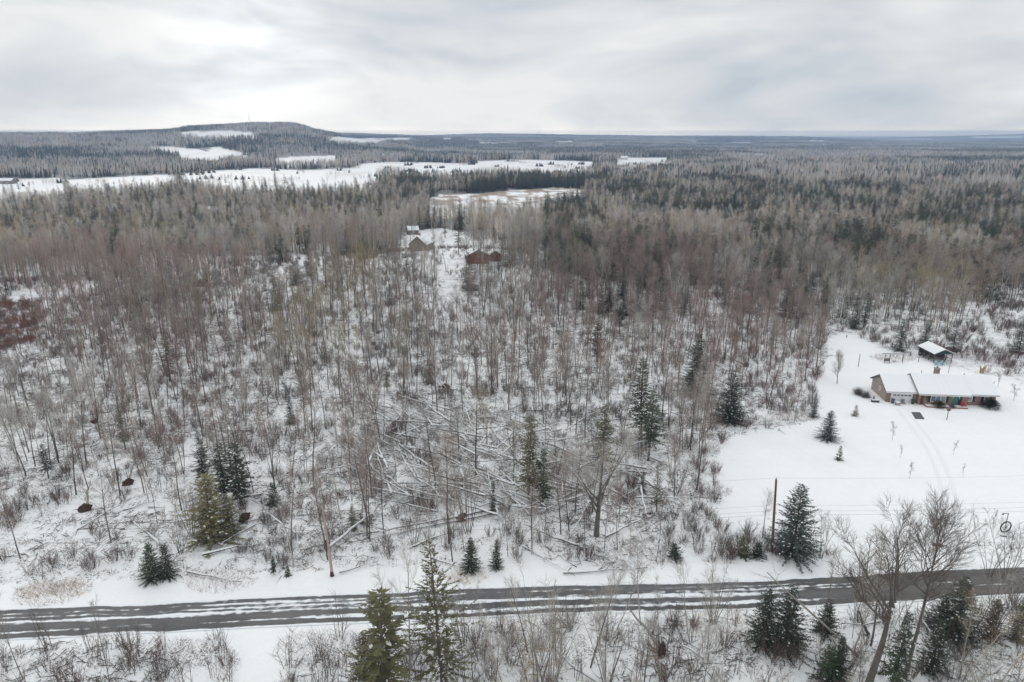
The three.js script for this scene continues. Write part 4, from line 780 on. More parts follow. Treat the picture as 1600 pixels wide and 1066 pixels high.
soloTree('bare_tree', yardTree, 1308, 600, 540, 1.0, TM.grey, CM.grey, 'lone bare tree standing on the upper lawn left of the house');
soloTree('bare_tree', BARE.forked[0], 638, 1085, 838, 0.75, TM.pale, CM.pale, 'slim pale grey tree between the two conifers south of the road');
soloTree('bare_tree', BARE.clump[0], 858, 1090, 905, 1.0, TM.pale, CM.pale, 'thick clump of pale stems south of the road at mid picture');
soloTree('bare_tree', BARE.clump[1], 835, 1100, 930, 0.9, TM.grey, CM.tan, 'second clump of grey stems, just left of the thick pale clump');
soloTree('bare_tree', BARE.pole[1], 36, 1062, 915, 0.9, TM.grey, CM.grey, 'thin leaning bare tree in the brush at the lower left corner', 0, 0.08, 2);
soloTree('bare_tree', BARE.pole[2], 172, 1070, 930, 1.0, TM.grey, CM.grey, 'thin branching bare tree rising over the road, middle of the brush strip');
soloTree('bare_tree', BARE.forked[2], 945, 1062, 905, 0.8, TM.pale, CM.pale, 'pale forked tree south of the road left of the root ball', 0, 0.08);
soloTree('bare_tree', BARE.pole[0], 1105, 1015, 870, 0.8, TM.pale, CM.pale, 'straight thin pole tree south of the road right of the root ball');
soloTree('bare_tree', BARE.pole[2], 1284, 1000, 850, 0.9, TM.grey, CM.grey, 'straight thin grey tree behind the long leaning trunk');
soloTree('bare_tree', BARE.pole[1], 1332, 998, 862, 0.8, TM.pale, CM.pale, 'straight pale pole tree left of the spreading bare tree');
soloTree('bare_tree', BARE.clump[0], 1572, 905, 808, 1.1, TM.grey, SM.ash, 'dense twiggy grey tree on the verge below the wagon wheel');
soloTree('bare_tree', BARE.clump[1], 1545, 900, 818, 1.2, TM.grey, SM.ash, 'low twiggy grey tree on the verge, left of the dense one below the wagon wheel');
soloTree('bare_tree', BARE.clump[0], 1282, 872, 790, 0.8, TM.grey, CM.grey, 'twiggy grey tree in the hedge right of the big snow dusted spruce');
soloTree('bare_tree', BARE.birch[0], 1500, 1060, 905, 0.9, TM.pale, CM.tan, 'bent pale trunk leaning left at the lower right', 0, 0.16, 2.6);
soloTree('bare_tree', BARE.birch[2], 1512, 1050, 938, 0.9, TM.birch, CM.tan, 'white birch leaning far right at the lower right, upper of two', 0, -0.5, 0.3);
soloTree('bare_tree', BARE.birch[0], 1550, 1085, 920, 0.9, TM.birch, CM.tan, 'white birch leaning right at the lower right corner, lower of two', 0, -0.3, 1.2);
soloTree('bare_tree', BARE.birch[1], 1588, 1075, 925, 0.9, TM.birch, CM.tan, 'white birch at the right edge of the lower right corner', 0, -0.15, 2.2);
soloTree('bare_tree', BARE.snag[0], 277, 607, 535, 0.9, TM.birch, CM.pale, 'pale forked birch in front of the dark brown narrow conifer', 0, 0.06);
soloTree('bare_tree', BARE.snag[1], 792, 838, 745, 0.7, TM.birch, CM.pale, 'pale leaning stem at the tip of the long fallen trunk', 0, -0.3);
soloTree('bare_tree', BARE.snag[0], 722, 800, 758, 0.7, TM.birch, CM.pale, 'short white broken stem behind the reddish root plate');
soloTree('bare_tree', BARE.forked[1], 735, 430, 362, 1.0, TM.dark, CM.brown, 'dark forked tree in front of the snowy knoll clearing', 0, -0.05);
soloTree('bare_tree', BARE.maple[2], 697, 425, 362, 1.0, TM.dark, CM.brown, 'dark crooked tree in front of the knoll house', 0, 0.04);
soloTree('dead_snag', BARE.snag[1], 746, 618, 538, 0.8, TM.dark, CM.grey, 'dark broken snag standing by the tepee of broken stems');
soloTree('bare_tree', sapling, 1394, 688, 658, 1.0, TM.grey, CM.grey, 'young bare tree on the lawn below the garage');
soloTree('bare_tree', sapling, 1407, 716, 694, 0.8, TM.grey, CM.grey, 'young bare tree on the lawn, second down from the garage', 0, 0, 2);
soloTree('bare_tree', sapling, 1421, 748, 719, 0.9, TM.grey, CM.grey, 'young bare tree on the lawn, third down from the garage', 0, 0, 3);
soloTree('bare_tree', sapling, 1490, 711, 686, 0.8, TM.grey, CM.grey, 'young bare tree on the lawn by the driveway, upper of two', 0, 0, 4);
soloTree('bare_tree', sapling, 1505, 744, 724, 0.8, TM.grey, CM.grey, 'young bare tree on the lawn by the driveway, lower of two', 0, 0.15, 5);
soloTree('bare_tree', sapling, 1551, 825, 796, 0.9, TM.grey, CM.grey, 'young bare tree beside the wagon wheel', 0, 0, 6);
soloTree('bare_tree', sapling, 1584, 626, 600, 1.5, TM.grey, CM.grey, 'small bare tree right of the house', 0, 0, 1);
soloTree('bare_tree', sapling, 1559, 605, 578, 1.2, TM.grey, CM.grey, 'small forked bare tree behind the right end of the house', 0, 0, 2);
{
  const p = at(1338, 1024), b = at(1338, 1024), e = rayOf(1206, 890), k = (p.z + 6) / e[2]; b.set(e[0] * k, CAM_H + e[1] * k, e[2] * k);
  const T = new GB(), R = rng(77), d = b.clone().sub(p), L = d.length(); const s = stick(T, [0, 0, 0], [d.x / L, d.y / L, d.z / L], L, 0.15, 9, 6, R, 0.03, 0, 0.75);
  const C = new GB(); for (let i = 0; i < 16; i++) { const q = s.at(0.45 + 0.54 * R()), br = stick(C, q.p, offAxis(q.d, 0.6, R), 2.2 * (0.5 + R()), 0.025, 3, 3, R, 0.3, 0.05); for (let j = 0; j < 8; j++) { const w = br.at(0.2 + 0.8 * R()), dd = offAxis(w.d, 0.6, R); C.spike(w.p, [w.p[0] + dd[0] * 0.8, w.p[1] + dd[1] * 0.8, w.p[2] + dd[2] * 0.8], 0.008); } }
  const t = thing('leaning_tree', 'long grey trunk leaning far over to the left, south of the road', 'tree', p); part('trunk', T.build(), TM.pale, t); part('crown', C.build(), CM.pale, t);
}
{ // broken snag: pale pink stem with a dark red foot
  const p = at(519, 900), h = tallFor(p, 790), T = new GB(), F = new GB(), R = rng(78), t = thing('dead_snag', 'straight pale pink snag with a dark red foot at the road bank', 'tree', p);
  stick(T, [0, 0.6, 0], [-0.05, 1, 0], h - 0.6, 0.19, 7, 8, R, 0.02, 0, 0.55); stick(F, [0, -0.2, 0], [-0.03, 1, 0], 1.1, 0.32, 4, 8, R, 0.02, 0, 0.5);
  part('trunk', T.build(), TM.pink, t); const f = part('stump', F.build(), std([0.09, 0.042, 0.04], 0.95), t); f.userData.label = 'dark red splintered foot';
}
// dark brush piles and patches of dry grass and red leaves that can be told apart
function brushHeap(px, py, w, tone, label, n = 8, cat = 'brush pile') {
  const p = at(px, py), R = rng(Math.round(px * 3 + py)), g = new GB();
  for (let k = 0; k < n * 22; k++) { const a = R() * 6.28, d = w * Math.sqrt(R()), x = Math.cos(a) * d * 1.4, z = Math.sin(a) * d * 0.8, L = 0.5 + 0.9 * R(), f = R() * 6.28; g.spike([x, heightAt(p.x + x, p.z + z) - p.y, z], [x + Math.cos(f) * L * 0.7, 0.25 + L * 0.75 * (1 - d / w * 0.5), z + Math.sin(f) * L * 0.7], 0.014); }
  const t = thing('brush_heap', label, cat, p); part('twigs', g.build(), SM[tone], t);
}
brushHeap(452, 858, 5, 'ash', 'wide dark brush pile on the bank left of the red footed snag', 40);
brushHeap(80, 926, 3.4, 'rust', 'rust red weeds at the bank foot, at the far left', 14, 'weeds');
brushHeap(62, 924, 2, 'straw', 'straw coloured grass tuft in the rust red weeds', 10, 'grass tuft');
brushHeap(108, 922, 2, 'straw', 'straw coloured grass tuft at the right end of the rust red weeds', 10, 'grass tuft');
brushHeap(345, 907, 3.4, 'rust', 'rust red brush along the reddish thin log', 14, 'weeds');
brushHeap(728, 902, 2, 'straw', 'orange dry grass at the bank behind the tufted spruce', 10, 'grass tuft');
brushHeap(1115, 972, 4, 'straw', 'tan dry grass along the verge south of the road', 22, 'grass tuft');
brushHeap(762, 992, 4.5, 'rust', 'dark red brush south of the road right of the tufted spruce', 26, 'weeds');
brushHeap(285, 1025, 3.5, 'wine', 'reddish thicket at the right end of the lower left brush', 20, 'weeds');
brushHeap(505, 1015, 4, 'wine', 'reddish thicket beside the snowy lane', 24, 'weeds');
brushHeap(985, 868, 4.5, 'umber', 'brown tangled thicket at the corner of the woods on the road bank', 30, 'weeds');
brushHeap(1085, 700, 3.5, 'wine', 'reddish bush on the edge of the lower yard', 22, 'bush');
brushHeap(1100, 768, 3.2, 'wine', 'reddish bush on the yard edge above the road hedge', 22, 'bush');
brushHeap(1060, 660, 3.2, 'wine', 'reddish bush among grey twigs left of the dense dark spruce', 22, 'bush');
brushHeap(1240, 650, 4, 'rust', 'rust brown bush at the lawn edge behind the blue green spruces', 24, 'bush');
brushHeap(1395, 560, 4, 'rust', 'rust red bush behind the swing set', 22, 'bush');
brushHeap(1530, 560, 5, 'wine', 'dark red bush behind the house', 28, 'bush');
brushHeap(1570, 568, 5, 'rust', 'rust red bush at the right edge behind the house', 28, 'bush');

// ------------------------------------------------------------------ the bungalow
const shingleMat = std([0.1, 0.085, 0.08], 0.95), white = std([0.8, 0.8, 0.79], 0.6), glass = new THREE.MeshPhysicalMaterial({ color: col(0.2, 0.25, 0.3), roughness: 0.08, metalness: 0, clearcoat: 1 });
const brickTex = tex(256, 256, (u, v) => { const row = Math.floor(v * 16), uu = u * 6 + (row % 2) * 0.5, f = uu - Math.floor(uu), g = v * 16 - row, mortar = f < 0.06 || g < 0.14, h = hash(Math.floor(uu) % 6, row); return mortar ? [0.34, 0.3, 0.27] : h < 0.25 ? [0.2, 0.13, 0.1] : h < 0.55 ? [0.33, 0.16, 0.11] : h < 0.8 ? [0.4, 0.22, 0.15] : [0.42, 0.3, 0.23]; });
const brickMat = std([0.85, 0.8, 0.8], 0.9, { map: brickTex }); brickTex.repeat.set(0.75, 0.75);
const sidingTex = tex(16, 128, (u, v) => { const f = (v * 8) % 1; const k = f < 0.1 ? 0.62 : 0.95 + 0.05 * f; return [k, k, k]; });
const sidingMat = (c) => std(c, 0.8, { map: sidingTex });
function boxG(w, h, d, x, y, z) { const g = new THREE.BoxGeometry(w, h, d); const p = g.attributes.position, n = g.attributes.normal, u = g.attributes.uv; g.translate(x, y, z); for (let i = 0; i < p.count; i++) { if (Math.abs(n.getX(i)) > 0.5) u.setXY(i, p.getZ(i), p.getY(i)); else if (Math.abs(n.getY(i)) > 0.5) u.setXY(i, p.getX(i), p.getZ(i)); else u.setXY(i, p.getX(i), p.getY(i)); } return g; }
function gableG(x0, x1, z0, z1, y0, ridge, over, thick) {            // a thick gabled roof slab, ridge along x
  const zm = (z0 + z1) / 2, s = new THREE.Shape(), hw = (z0 - z1) / 2, sl = (ridge - y0) / hw, e = hw + over, yl = y0 - sl * over;
  s.moveTo(-e, yl); s.lineTo(0, ridge); s.lineTo(e, yl); s.lineTo(e, yl + thick); s.lineTo(0, ridge + thick * 1.1); s.lineTo(-e, yl + thick); s.closePath();
  const g = new THREE.ExtrudeGeometry(s, { depth: x1 - x0 + 2 * 0.35, bevelEnabled: true, bevelSize: 0.02, bevelThickness: 0.02, bevelSegments: 1 }); g.rotateY(Math.PI / 2); g.translate(x0 - 0.35, 0, zm); return g;
}
function gableWall(x, w, z0, z1, y0, ridge) { const s = new THREE.Shape(); s.moveTo(-(z0 - z1) / 2, -0.6); s.lineTo((z0 - z1) / 2, -0.6); s.lineTo((z0 - z1) / 2, y0); s.lineTo(0, ridge - 0.02); s.lineTo(-(z0 - z1) / 2, y0); s.closePath(); const g = new THREE.ExtrudeGeometry(s, { depth: w, bevelEnabled: false }); g.rotateY(Math.PI / 2); g.translate(x, 0, (z0 + z1) / 2); return g; }
{
  const p = at(1383, 627.5), h = thing('bungalow', 'long brick bungalow with attached garage and snow covered roof on the lawn', 'house', p, -0.116), S = 21.7 / 170;
  const X = (px) => (px - 1383) * S;                                 // photo columns along the front
  // local axes: x along the front, -z to the back
  const sections = [[0, X(1431), 0, -7.8, 2.5, 4.55], [X(1431), X(1507), 0.9, -8.4, 2.6, 5.05], [X(1507), X(1553), 0, -8.2, 2.55, 4.85]];
  const walls = [];
  sections.forEach(([a, b, z0, z1, y0, rg], i) => {
    const m = i === 0 ? sidingMat([0.36, 0.31, 0.26]) : brickMat;
    const w = part('wall', gableWall(a + 0.02, b - a - 0.04, z0, z1, y0, rg - 0.1), m, h); if (!i) w.userData.label = 'tan sided garage walls'; walls.push(w);
    const r = part('roof', gableG(a, b, z0, z1, y0, rg, 0.55, 0.14), shingleMat, h);
    part('snow', gableG(a + 0.06, b - 0.06, z0, z1, y0 + 0.165, rg + 0.175, 0.5, 0.13), snowMat, r);
    part('gutter', mergeGeometries([boxG(b - a + 0.66, 0.13, 0.1, (a + b) / 2, y0 - (rg - y0) / ((z0 - z1) / 2) * 0.55 + 0.05, z0 + 0.62), boxG(b - a + 0.66, 0.13, 0.1, (a + b) / 2, y0 - (rg - y0) / ((z0 - z1) / 2) * 0.55 + 0.05, z1 - 0.62)]), white, r);
  });
  const F0 = 0, FM = 0.9;
  part('brick_pier', boxG(X(1390), 2.9, 0.14, X(1390) / 2, 0.86, 0.05), brickMat, h);
  part('brick_pier', boxG(X(1431) - X(1425), 2.9, 0.14, X(1428), 0.86, 0.05), brickMat, h);
  const gd = part('garage_door', boxG(X(1425) - X(1390) - 0.1, 2.1, 0.08, (X(1425) + X(1390)) / 2, 1.05, 0.03), white, h);
  for (let k = 0; k < 5; k++) part('pane', boxG(0.52, 0.26, 0.03, X(1390) + 0.45 + (k + 0.5) * 0.74, 1.55, 0.085), std([0.03, 0.035, 0.05], 0.2), gd);
  for (let k = 1; k < 4; k++) part('panel_groove', boxG(4.5, 0.025, 0.02, (X(1425) + X(1390)) / 2, k * 0.52, 0.078), std([0.5, 0.5, 0.52], 0.7), gd);
  const dark = std([0.022, 0.022, 0.025], 0.6), shutter = (x, z, y = 1.35) => part('shutter', boxG(0.5, 1.35, 0.06, x, y, z + 0.035), dark, h);
  const win = (x0, x1, z, y0, y1, n) => { const f = part('window', mergeGeometries([boxG(x1 - x0, 0.1, 0.09, (x0 + x1) / 2, y1, z + 0.05), boxG(x1 - x0, 0.12, 0.11, (x0 + x1) / 2, y0, z + 0.06), ...Array.from({ length: n + 1 }, (_, k) => boxG(0.1, y1 - y0 - 0.1, 0.08, lerp(x0 + 0.05, x1 - 0.05, k / n), (y0 + y1) / 2, z + 0.045))]), white, h); for (let k = 0; k < n; k++) part('pane', boxG((x1 - x0) / n - 0.12, y1 - y0 - 0.12, 0.03, lerp(x0 + 0.05, x1 - 0.05, (k + 0.5) / n), (y0 + y1) / 2, z + 0.03), glass, f); return f; };
  win(X(1449.5), X(1473), FM, 0.75, 2.0, 3); shutter(X(1447.5), FM); shutter(X(1475.5), FM);
  win(X(1509), X(1517), F0, 0.85, 2.05, 1); shutter(X(1506.6) + 0.32, F0, 1.42); shutter(X(1519), F0, 1.42);
  win(X(1535), X(1542), F0, 0.95, 2.0, 1); shutter(X(1532.5), F0, 1.42); shutter(X(1545), F0, 1.42);
  const arch = new THREE.Shape(); arch.moveTo(-0.62, 0); arch.lineTo(0.62, 0); arch.lineTo(0.62, 1.45); arch.absarc(0, 1.45, 0.62, 0, Math.PI); arch.closePath();
  const door = part('door', new THREE.ExtrudeGeometry(arch, { depth: 0.07, bevelEnabled: false }).translate(X(1488.5), 0.12, FM + 0.01), std([0.02, 0.16, 0.15], 0.5), h);
  const ag = new THREE.TorusGeometry(0.68, 0.06, 6, 18, Math.PI); part('arch_trim', ag.translate(X(1488.5), 1.57, FM + 0.06), white, door);
  part('side_door', boxG(0.75, 1.95, 0.08, X(1494.8), 1.1, FM + 0.045), std([0.02, 0.025, 0.035], 0.4), h);
  part('side_door', boxG(0.62, 1.9, 0.07, X(1436.5), 1.05, FM + 0.04), std([0.06, 0.045, 0.04], 0.5), h).userData.label = 'dark door by the garage';
  const porch = part('porch', boxG(X(1503) - X(1440), 0.3, 1.5, (X(1440) + X(1503)) / 2, 0.02, FM + 0.78), std([0.24, 0.1, 0.08], 0.9), h); part('snow', boxG(X(1503) - X(1440) - 0.2, 0.06, 1.3, (X(1440) + X(1503)) / 2, 0.2, FM + 0.72), snowMat, porch);
  const ch = part('chimney', boxG(0.85, 1.9, 0.85, X(1472), 5.4, -4.4), brickMat, h); part('cap', boxG(1.05, 0.14, 1.05, X(1472), 6.42, -4.4), std([0.3, 0.28, 0.27]), ch); part('pot', new THREE.CylinderGeometry(0.14, 0.17, 0.45, 10).translate(X(1472), 6.7, -4.4), std([0.25, 0.22, 0.2]), ch);
  for (const [vx, vz] of [[X(1455), -6.2], [X(1520), -5.4]]) part('vent_pipe', new THREE.CylinderGeometry(0.06, 0.06, 0.9, 8).translate(vx, 4.75, vz), std([0.12, 0.12, 0.12], 0.6), h);
  const sw = part('window', boxG(0.08, 0.95, 0.7, -0.01, 1.75, -3.4), white, h); sw.userData.label = 'small white window in the garage gable'; part('pane', boxG(0.03, 0.75, 0.5, -0.045, 1.75, -3.4), glass, sw);
  const onFront = (x, z) => h.localToWorld(new THREE.Vector3(x, 0, z)); h.updateMatrixWorld();
  // things standing at the house
  const put = (name, label, cat, x, z, turn = -0.116, group) => { const w = onFront(x, z); w.y = heightAt(w.x, w.z); return thing(name, label, cat, w, turn, group); };
  const bin = (label, x, z, c) => { const t = put('bin', label, 'bin', x, z), g = new THREE.CylinderGeometry(0.36, 0.28, 0.95, 4, 1).rotateY(Math.PI / 4); part('body', g.translate(0, 0.47, 0), std(c, 0.6), t); part('lid', boxG(0.6, 0.08, 0.62, 0, 0.98, 0), std(c.map((v) => v * 0.8), 0.6), t); };
  bin('dark blue grey bin at the left side of the garage door', X(1392), 0.9, [0.07, 0.1, 0.13]); bin('dark green bin at the right side of the garage door', X(1423.5), 0.8, [0.03, 0.06, 0.05]);
  { const t = put('crate', 'tan crate with snow on top in front of the garage door', 'crate', X(1397), 1.8); part('body', boxG(0.85, 0.6, 0.7, 0, 0.3, 0), std([0.34, 0.29, 0.24], 0.9), t); for (const q of [0.15, 0.45]) part('slat', boxG(0.87, 0.08, 0.72, 0, q, 0), std([0.42, 0.36, 0.3], 0.9), t); part('snow', new THREE.SphereGeometry(0.5, 12, 6, 0, 6.283, 0, 1.5).scale(0.9, 0.35, 0.75).translate(0, 0.6, 0), snowMat, t); }
  { const t = put('lounge_chair', 'low grey folding chair against the garage door', 'chair', X(1408), 0.9), m = std([0.2, 0.2, 0.22], 0.8); part('seat', boxG(0.75, 0.08, 0.6, 0, 0.36, 0.1), m, t); part('backrest', boxG(0.75, 0.6, 0.07, 0, 0.65, -0.22), m, t); for (const [a, b] of [[-1, 1], [1, 1], [-1, -1], [1, -1]]) part('leg', boxG(0.05, 0.36, 0.05, a * 0.33, 0.18, 0.1 + b * 0.25), m, t); }
  { const t = put('porch_chair', 'red garden chair on the porch beside the dark door', 'chair', X(1497), 1.75), m = std([0.42, 0.03, 0.05], 0.6); t.position.y += 0.2; part('seat', boxG(0.62, 0.07, 0.55, 0, 0.4, 0), m, t); part('backrest', boxG(0.62, 0.7, 0.06, 0, 0.78, -0.27), m, t); for (const a of [-1, 1]) { part('arm', boxG(0.09, 0.05, 0.6, a * 0.34, 0.62, 0), m, t); part('leg', boxG(0.07, 0.62, 0.07, a * 0.34, 0.31, 0.25), m, t); part('leg', boxG(0.07, 0.62, 0.07, a * 0.34, 0.31, -0.25), m, t); } }
  { const t = put('wreath', 'dark wreath hung by the picture window near the garage', 'wreath', X(1445), FM + 0.1); t.position.y += 1.5; part('ring', new THREE.TorusGeometry(0.3, 0.09, 6, 16), std([0.03, 0.05, 0.03]), t); part('bow', new THREE.OctahedronGeometry(0.12).translate(0, -0.28, 0.08), std([0.4, 0.03, 0.04]), t); }
  { const t = put('planter_box', 'dark weathered planter box beyond the garage corner', 'planter', X(1365.5), 0.6), m = std([0.07, 0.07, 0.07], 0.9); part('box', boxG(1.5, 0.45, 0.6, 0, 0.22, 0), m, t); part('snow', boxG(1.36, 0.08, 0.48, 0, 0.48, 0), snowMat, t); part('post', boxG(0.3, 0.9, 0.3, -0.2, 0.75, -0.4), std([0.2, 0.2, 0.22]), t); }
  const bush = (px, dz, s, m, label, ever) => { const t = put(ever ? 'evergreen_shrub' : 'shrub', label, 'shrub', X(px), dz, 0.5); t.scale.setScalar(s); const g = new GB(), R = rng(Math.round(px)); for (let k = 0; k < (ever ? 900 : 420); k++) { const a = R() * 6.28, c = Math.sqrt(R()), y = R(), rr = Math.sqrt(Math.max(0, 1 - (y - 0.35) ** 2 * 2.2)), q = [Math.cos(a) * rr * c, y * 0.95, Math.sin(a) * rr * c]; if (ever) g.spray(q, nrm([q[0] + (R() - 0.5), 0.5 + R() * 0.5, q[2] + (R() - 0.5)]), nrm([-q[2], 0.2, q[0] + 0.01]), 0.22, 0.06, nrm([q[0], 0.7, q[2]])); else g.spike([q[0] * 0.3, y * 0.3, q[2] * 0.3], [q[0], q[1] + 0.1, q[2]], 0.012); } part('foliage', g.build(), m, t); };
  bush(1541, 1.3, 1.75, NM.green, 'round evergreen shrub in front of the right hand windows', true);
  bush(1460, 2.0, 1.25, NM.tan, 'straw green shrub below the picture window', true);
  bush(1480, 2.1, 1.15, SM.umber, 'brown twiggy shrub beside the teal door');
  bush(1350, -3.6, 1.9, SM.ash, 'grey snow dusted bush behind the garage, farther of two'); bush(1358, -2.0, 1.7, SM.ash, 'grey bush beside the garage gable, nearer of two');
}
// bird feeder, stone slab, posts, mailbox lamp and wheel, log seat
{
  const wood = std([0.2, 0.13, 0.1], 0.9), p = at(1479.5, 656), t = thing('bird_feeder', 'wooden bird feeder on a post in front of the house', 'bird feeder', p); const h = tallFor(p, 639);
  part('post', new THREE.CylinderGeometry(0.06, 0.08, h - 0.3, 8).translate(0, h / 2 - 0.15, 0), wood, t); part('house', boxG(0.5, 0.35, 0.4, 0, h - 0.25, 0), std([0.3, 0.12, 0.08]), t); part('roof', new THREE.ConeGeometry(0.5, 0.35, 4).rotateY(0.785).translate(0, h + 0.1, 0), std([0.16, 0.12, 0.11]), t);
  const q = at(1434, 650.5), s = thing('stone_slab', 'dark bare slab showing through the snow in front of the house', 'slab', q), sh = new THREE.Shape(); const e = [at(1425.5, 645), at(1437, 645.5), at(1443.5, 655), at(1431, 654.5)].map((v) => [v.x - q.x, -(v.z - q.z)]);
  e.forEach(([x, y], i) => (i ? sh.lineTo(x, y) : sh.moveTo(x, y))); sh.closePath(); part('slab', new THREE.ExtrudeGeometry(sh, { depth: 0.1, bevelEnabled: true, bevelSize: 0.12, bevelThickness: 0.03, bevelSegments: 2 }).rotateX(-Math.PI / 2).translate(0, 0.0, 0), std([0.11, 0.11, 0.12], 0.8, { map: barkTex }), s); 
  const post = (px, py, top, label, r = 0.08) => { const c = at(px, py), o = thing('post', label, 'post', c), hh = tallFor(c, top); part('pole', new THREE.CylinderGeometry(r * 0.85, r, hh + 0.3, 8).translate(0, hh / 2 - 0.15, 0), std([0.18, 0.15, 0.13]), o); part('cap', new THREE.SphereGeometry(r * 0.95, 8, 6).translate(0, hh, 0), snowMat, o); return [o, hh]; };
  post(1341, 573.5, 553, 'thin wooden post on the upper lawn left of the swing set'); post(1435, 566, 552, 'thin post beside the garden shelter'); post(1482, 583, 566, 'thin leaning post behind the chimney', 0.06); post(1323, 527.5, 523, 'short stub post at the top corner of the yard', 0.12); post(1552, 605, 596, 'slim dark post behind the right end of the roof');
  const [lp, lh] = post(1570, 828, 802, 'lamp post with an arm standing behind the wagon wheel', 0.06);
  part('arm', boxG(0.85, 0.06, 0.06, -0.4, lh - 0.05, 0), std([0.03, 0.03, 0.03]), lp); part('lamp', new THREE.CylinderGeometry(0.05, 0.14, 0.2, 8).translate(-0.75, lh - 0.14, 0), std([0.04, 0.04, 0.04]), lp);
  const wp = at(1570, 831.5), w = thing('wagon_wheel', 'large dark wagon wheel standing in the snow near the road', 'wheel', wp, 0.15), wm = std([0.035, 0.033, 0.03], 0.8);
  part('rim', new THREE.TorusGeometry(0.82, 0.09, 8, 32).translate(0, 0.82, 0), wm, w); part('hub', new THREE.CylinderGeometry(0.1, 0.1, 0.2, 10).rotateX(1.5708).translate(0, 0.82, 0), wm, w);
  for (let k = 0; k < 8; k++) part('spoke', new THREE.CylinderGeometry(0.018, 0.018, 1.56, 5).rotateZ(k * Math.PI / 8).translate(0, 0.82, 0), std([0.5, 0.5, 0.5]), w);
  const lg = at(1568, 838.5), l2 = thing('log', 'small dark log in front of the wagon wheel', 'log', lg, -0.25); part('stem', new THREE.CylinderGeometry(0.09, 0.1, 0.8, 8).rotateZ(1.5708).translate(0, 0.08, 0), wm, l2); part('snow', new THREE.CapsuleGeometry(0.07, 0.6, 3, 8).rotateZ(1.5708).scale(1, 0.5, 1).translate(0, 0.16, 0), snowMat, l2);
  const b = at(1464, 853), bx = thing('garden_bench', 'weathered wooden garden seat with two posts near the road', 'bench', b, -0.35), bm = std([0.24, 0.17, 0.14], 0.9);
  part('box', boxG(1.25, 0.4, 0.6, 0, 0.25, 0), bm, bx); part('post', boxG(0.09, 0.9, 0.09, -0.45, 0.5, -0.35), bm, bx); part('post', boxG(0.09, 0.9, 0.09, 0.5, 0.5, -0.35), bm, bx); part('snow', boxG(1.1, 0.05, 0.45, 0, 0.48, 0), snowMat, bx);
  const tb = at(1534, 583), tt = thing('tub', 'tan barrel with straw on top at the scrub edge behind the house', 'barrel', tb); part('barrel', new THREE.CylinderGeometry(0.5, 0.45, 1.0, 12).translate(0, 0.5, 0), std([0.38, 0.25, 0.15]), tt); const sg = new GB(), R = rng(5); for (let k = 0; k < 60; k++) { const a = R() * 6.28; sg.spike([Math.cos(a) * 0.3, 0.95, Math.sin(a) * 0.3], [Math.cos(a) * 0.8, 1.6 + R() * 0.6, Math.sin(a) * 0.8], 0.03); } part('straw', sg.build(), SM.straw, tt);
}
{ // faint wheel tracks pressed into the snow between the garage and the road
  const mids = [[1410, 640], [1432, 668], [1455, 700], [1473, 740], [1487, 790], [1498, 840], [1512, 889]].map(([x, y]) => at(x, y)), curve = new THREE.CatmullRomCurve3(mids), p = [], id = [], N = 90;
  for (const off of [-0.85, 0.85]) { const base = p.length / 3; for (let i = 0; i <= N; i++) { const q = curve.getPoint(i / N), d = curve.getTangent(i / N), w = 0.2 + 0.1 * vnoise(i * 0.3, off * 5); for (const e of [-w, w]) { const x = q.x - d.z * (off + e), z = q.z + d.x * (off + e); p.push(x, heightAt(x, z) + 0.035, z); } if (i < N) { const k = base + i * 2; id.push(k, k + 2, k + 1, k + 1, k + 2, k + 3); } } }
  const g = new THREE.BufferGeometry(); g.setAttribute('position', new THREE.Float32BufferAttribute(p, 3)); g.setIndex(id); g.computeVertexNormals(); structure('wheel_tracks', g, std([0.845, 0.85, 0.85], 0.7, { side: THREE.DoubleSide }));
}
// swing set
{
  const p = at(1395, 566.5), t = thing('swing_set', 'wooden swing set on the upper lawn', 'swing', p, -0.05), m = std([0.13, 0.11, 0.1], 0.9), s = 0.17, h = 2.3, bar = (a, b, r, name, par = t) => { const A = V(a), B = V(b), L = A.distanceTo(B), g = new THREE.CylinderGeometry(r, r, L, 6); g.applyQuaternion(new THREE.Quaternion().setFromUnitVectors(new THREE.Vector3(0, 1, 0), B.clone().sub(A).normalize())); g.translate((A.x + B.x) / 2, (A.y + B.y) / 2, (A.z + B.z) / 2); return part(name, g, m, par); };
  bar([-17 * s, h, 0], [16 * s, h, 0], 0.08, 'beam');
  for (const x of [-12, -5, 13.5]) { bar([x * s, h, 0], [x * s - 0.35, 0, 0.85], 0.06, 'leg'); bar([x * s, h, 0], [x * s + 0.35, 0, -0.85], 0.06, 'leg'); bar([x * s - 0.2, 0.95, 0.5], [x * s + 0.2, 0.95, -0.5], 0.04, 'brace'); }
  part('glider', boxG(1.1, 0.5, 0.7, -8.5 * s, 0.7, 0), m, t);
  const sw = part('seat', boxG(0.9, 0.08, 0.4, 2 * s, 0.35, 0), std([0.1, 0.1, 0.1]), t); for (const x of [-0.38, 0.38]) bar([2 * s + x, 0.35, 0], [2 * s + x, h, 0], 0.012, 'rope', sw);
  part('snow', boxG(5.2, 0.05, 0.12, -0.5 * s, h + 0.1, 0), snowMat, t);
}
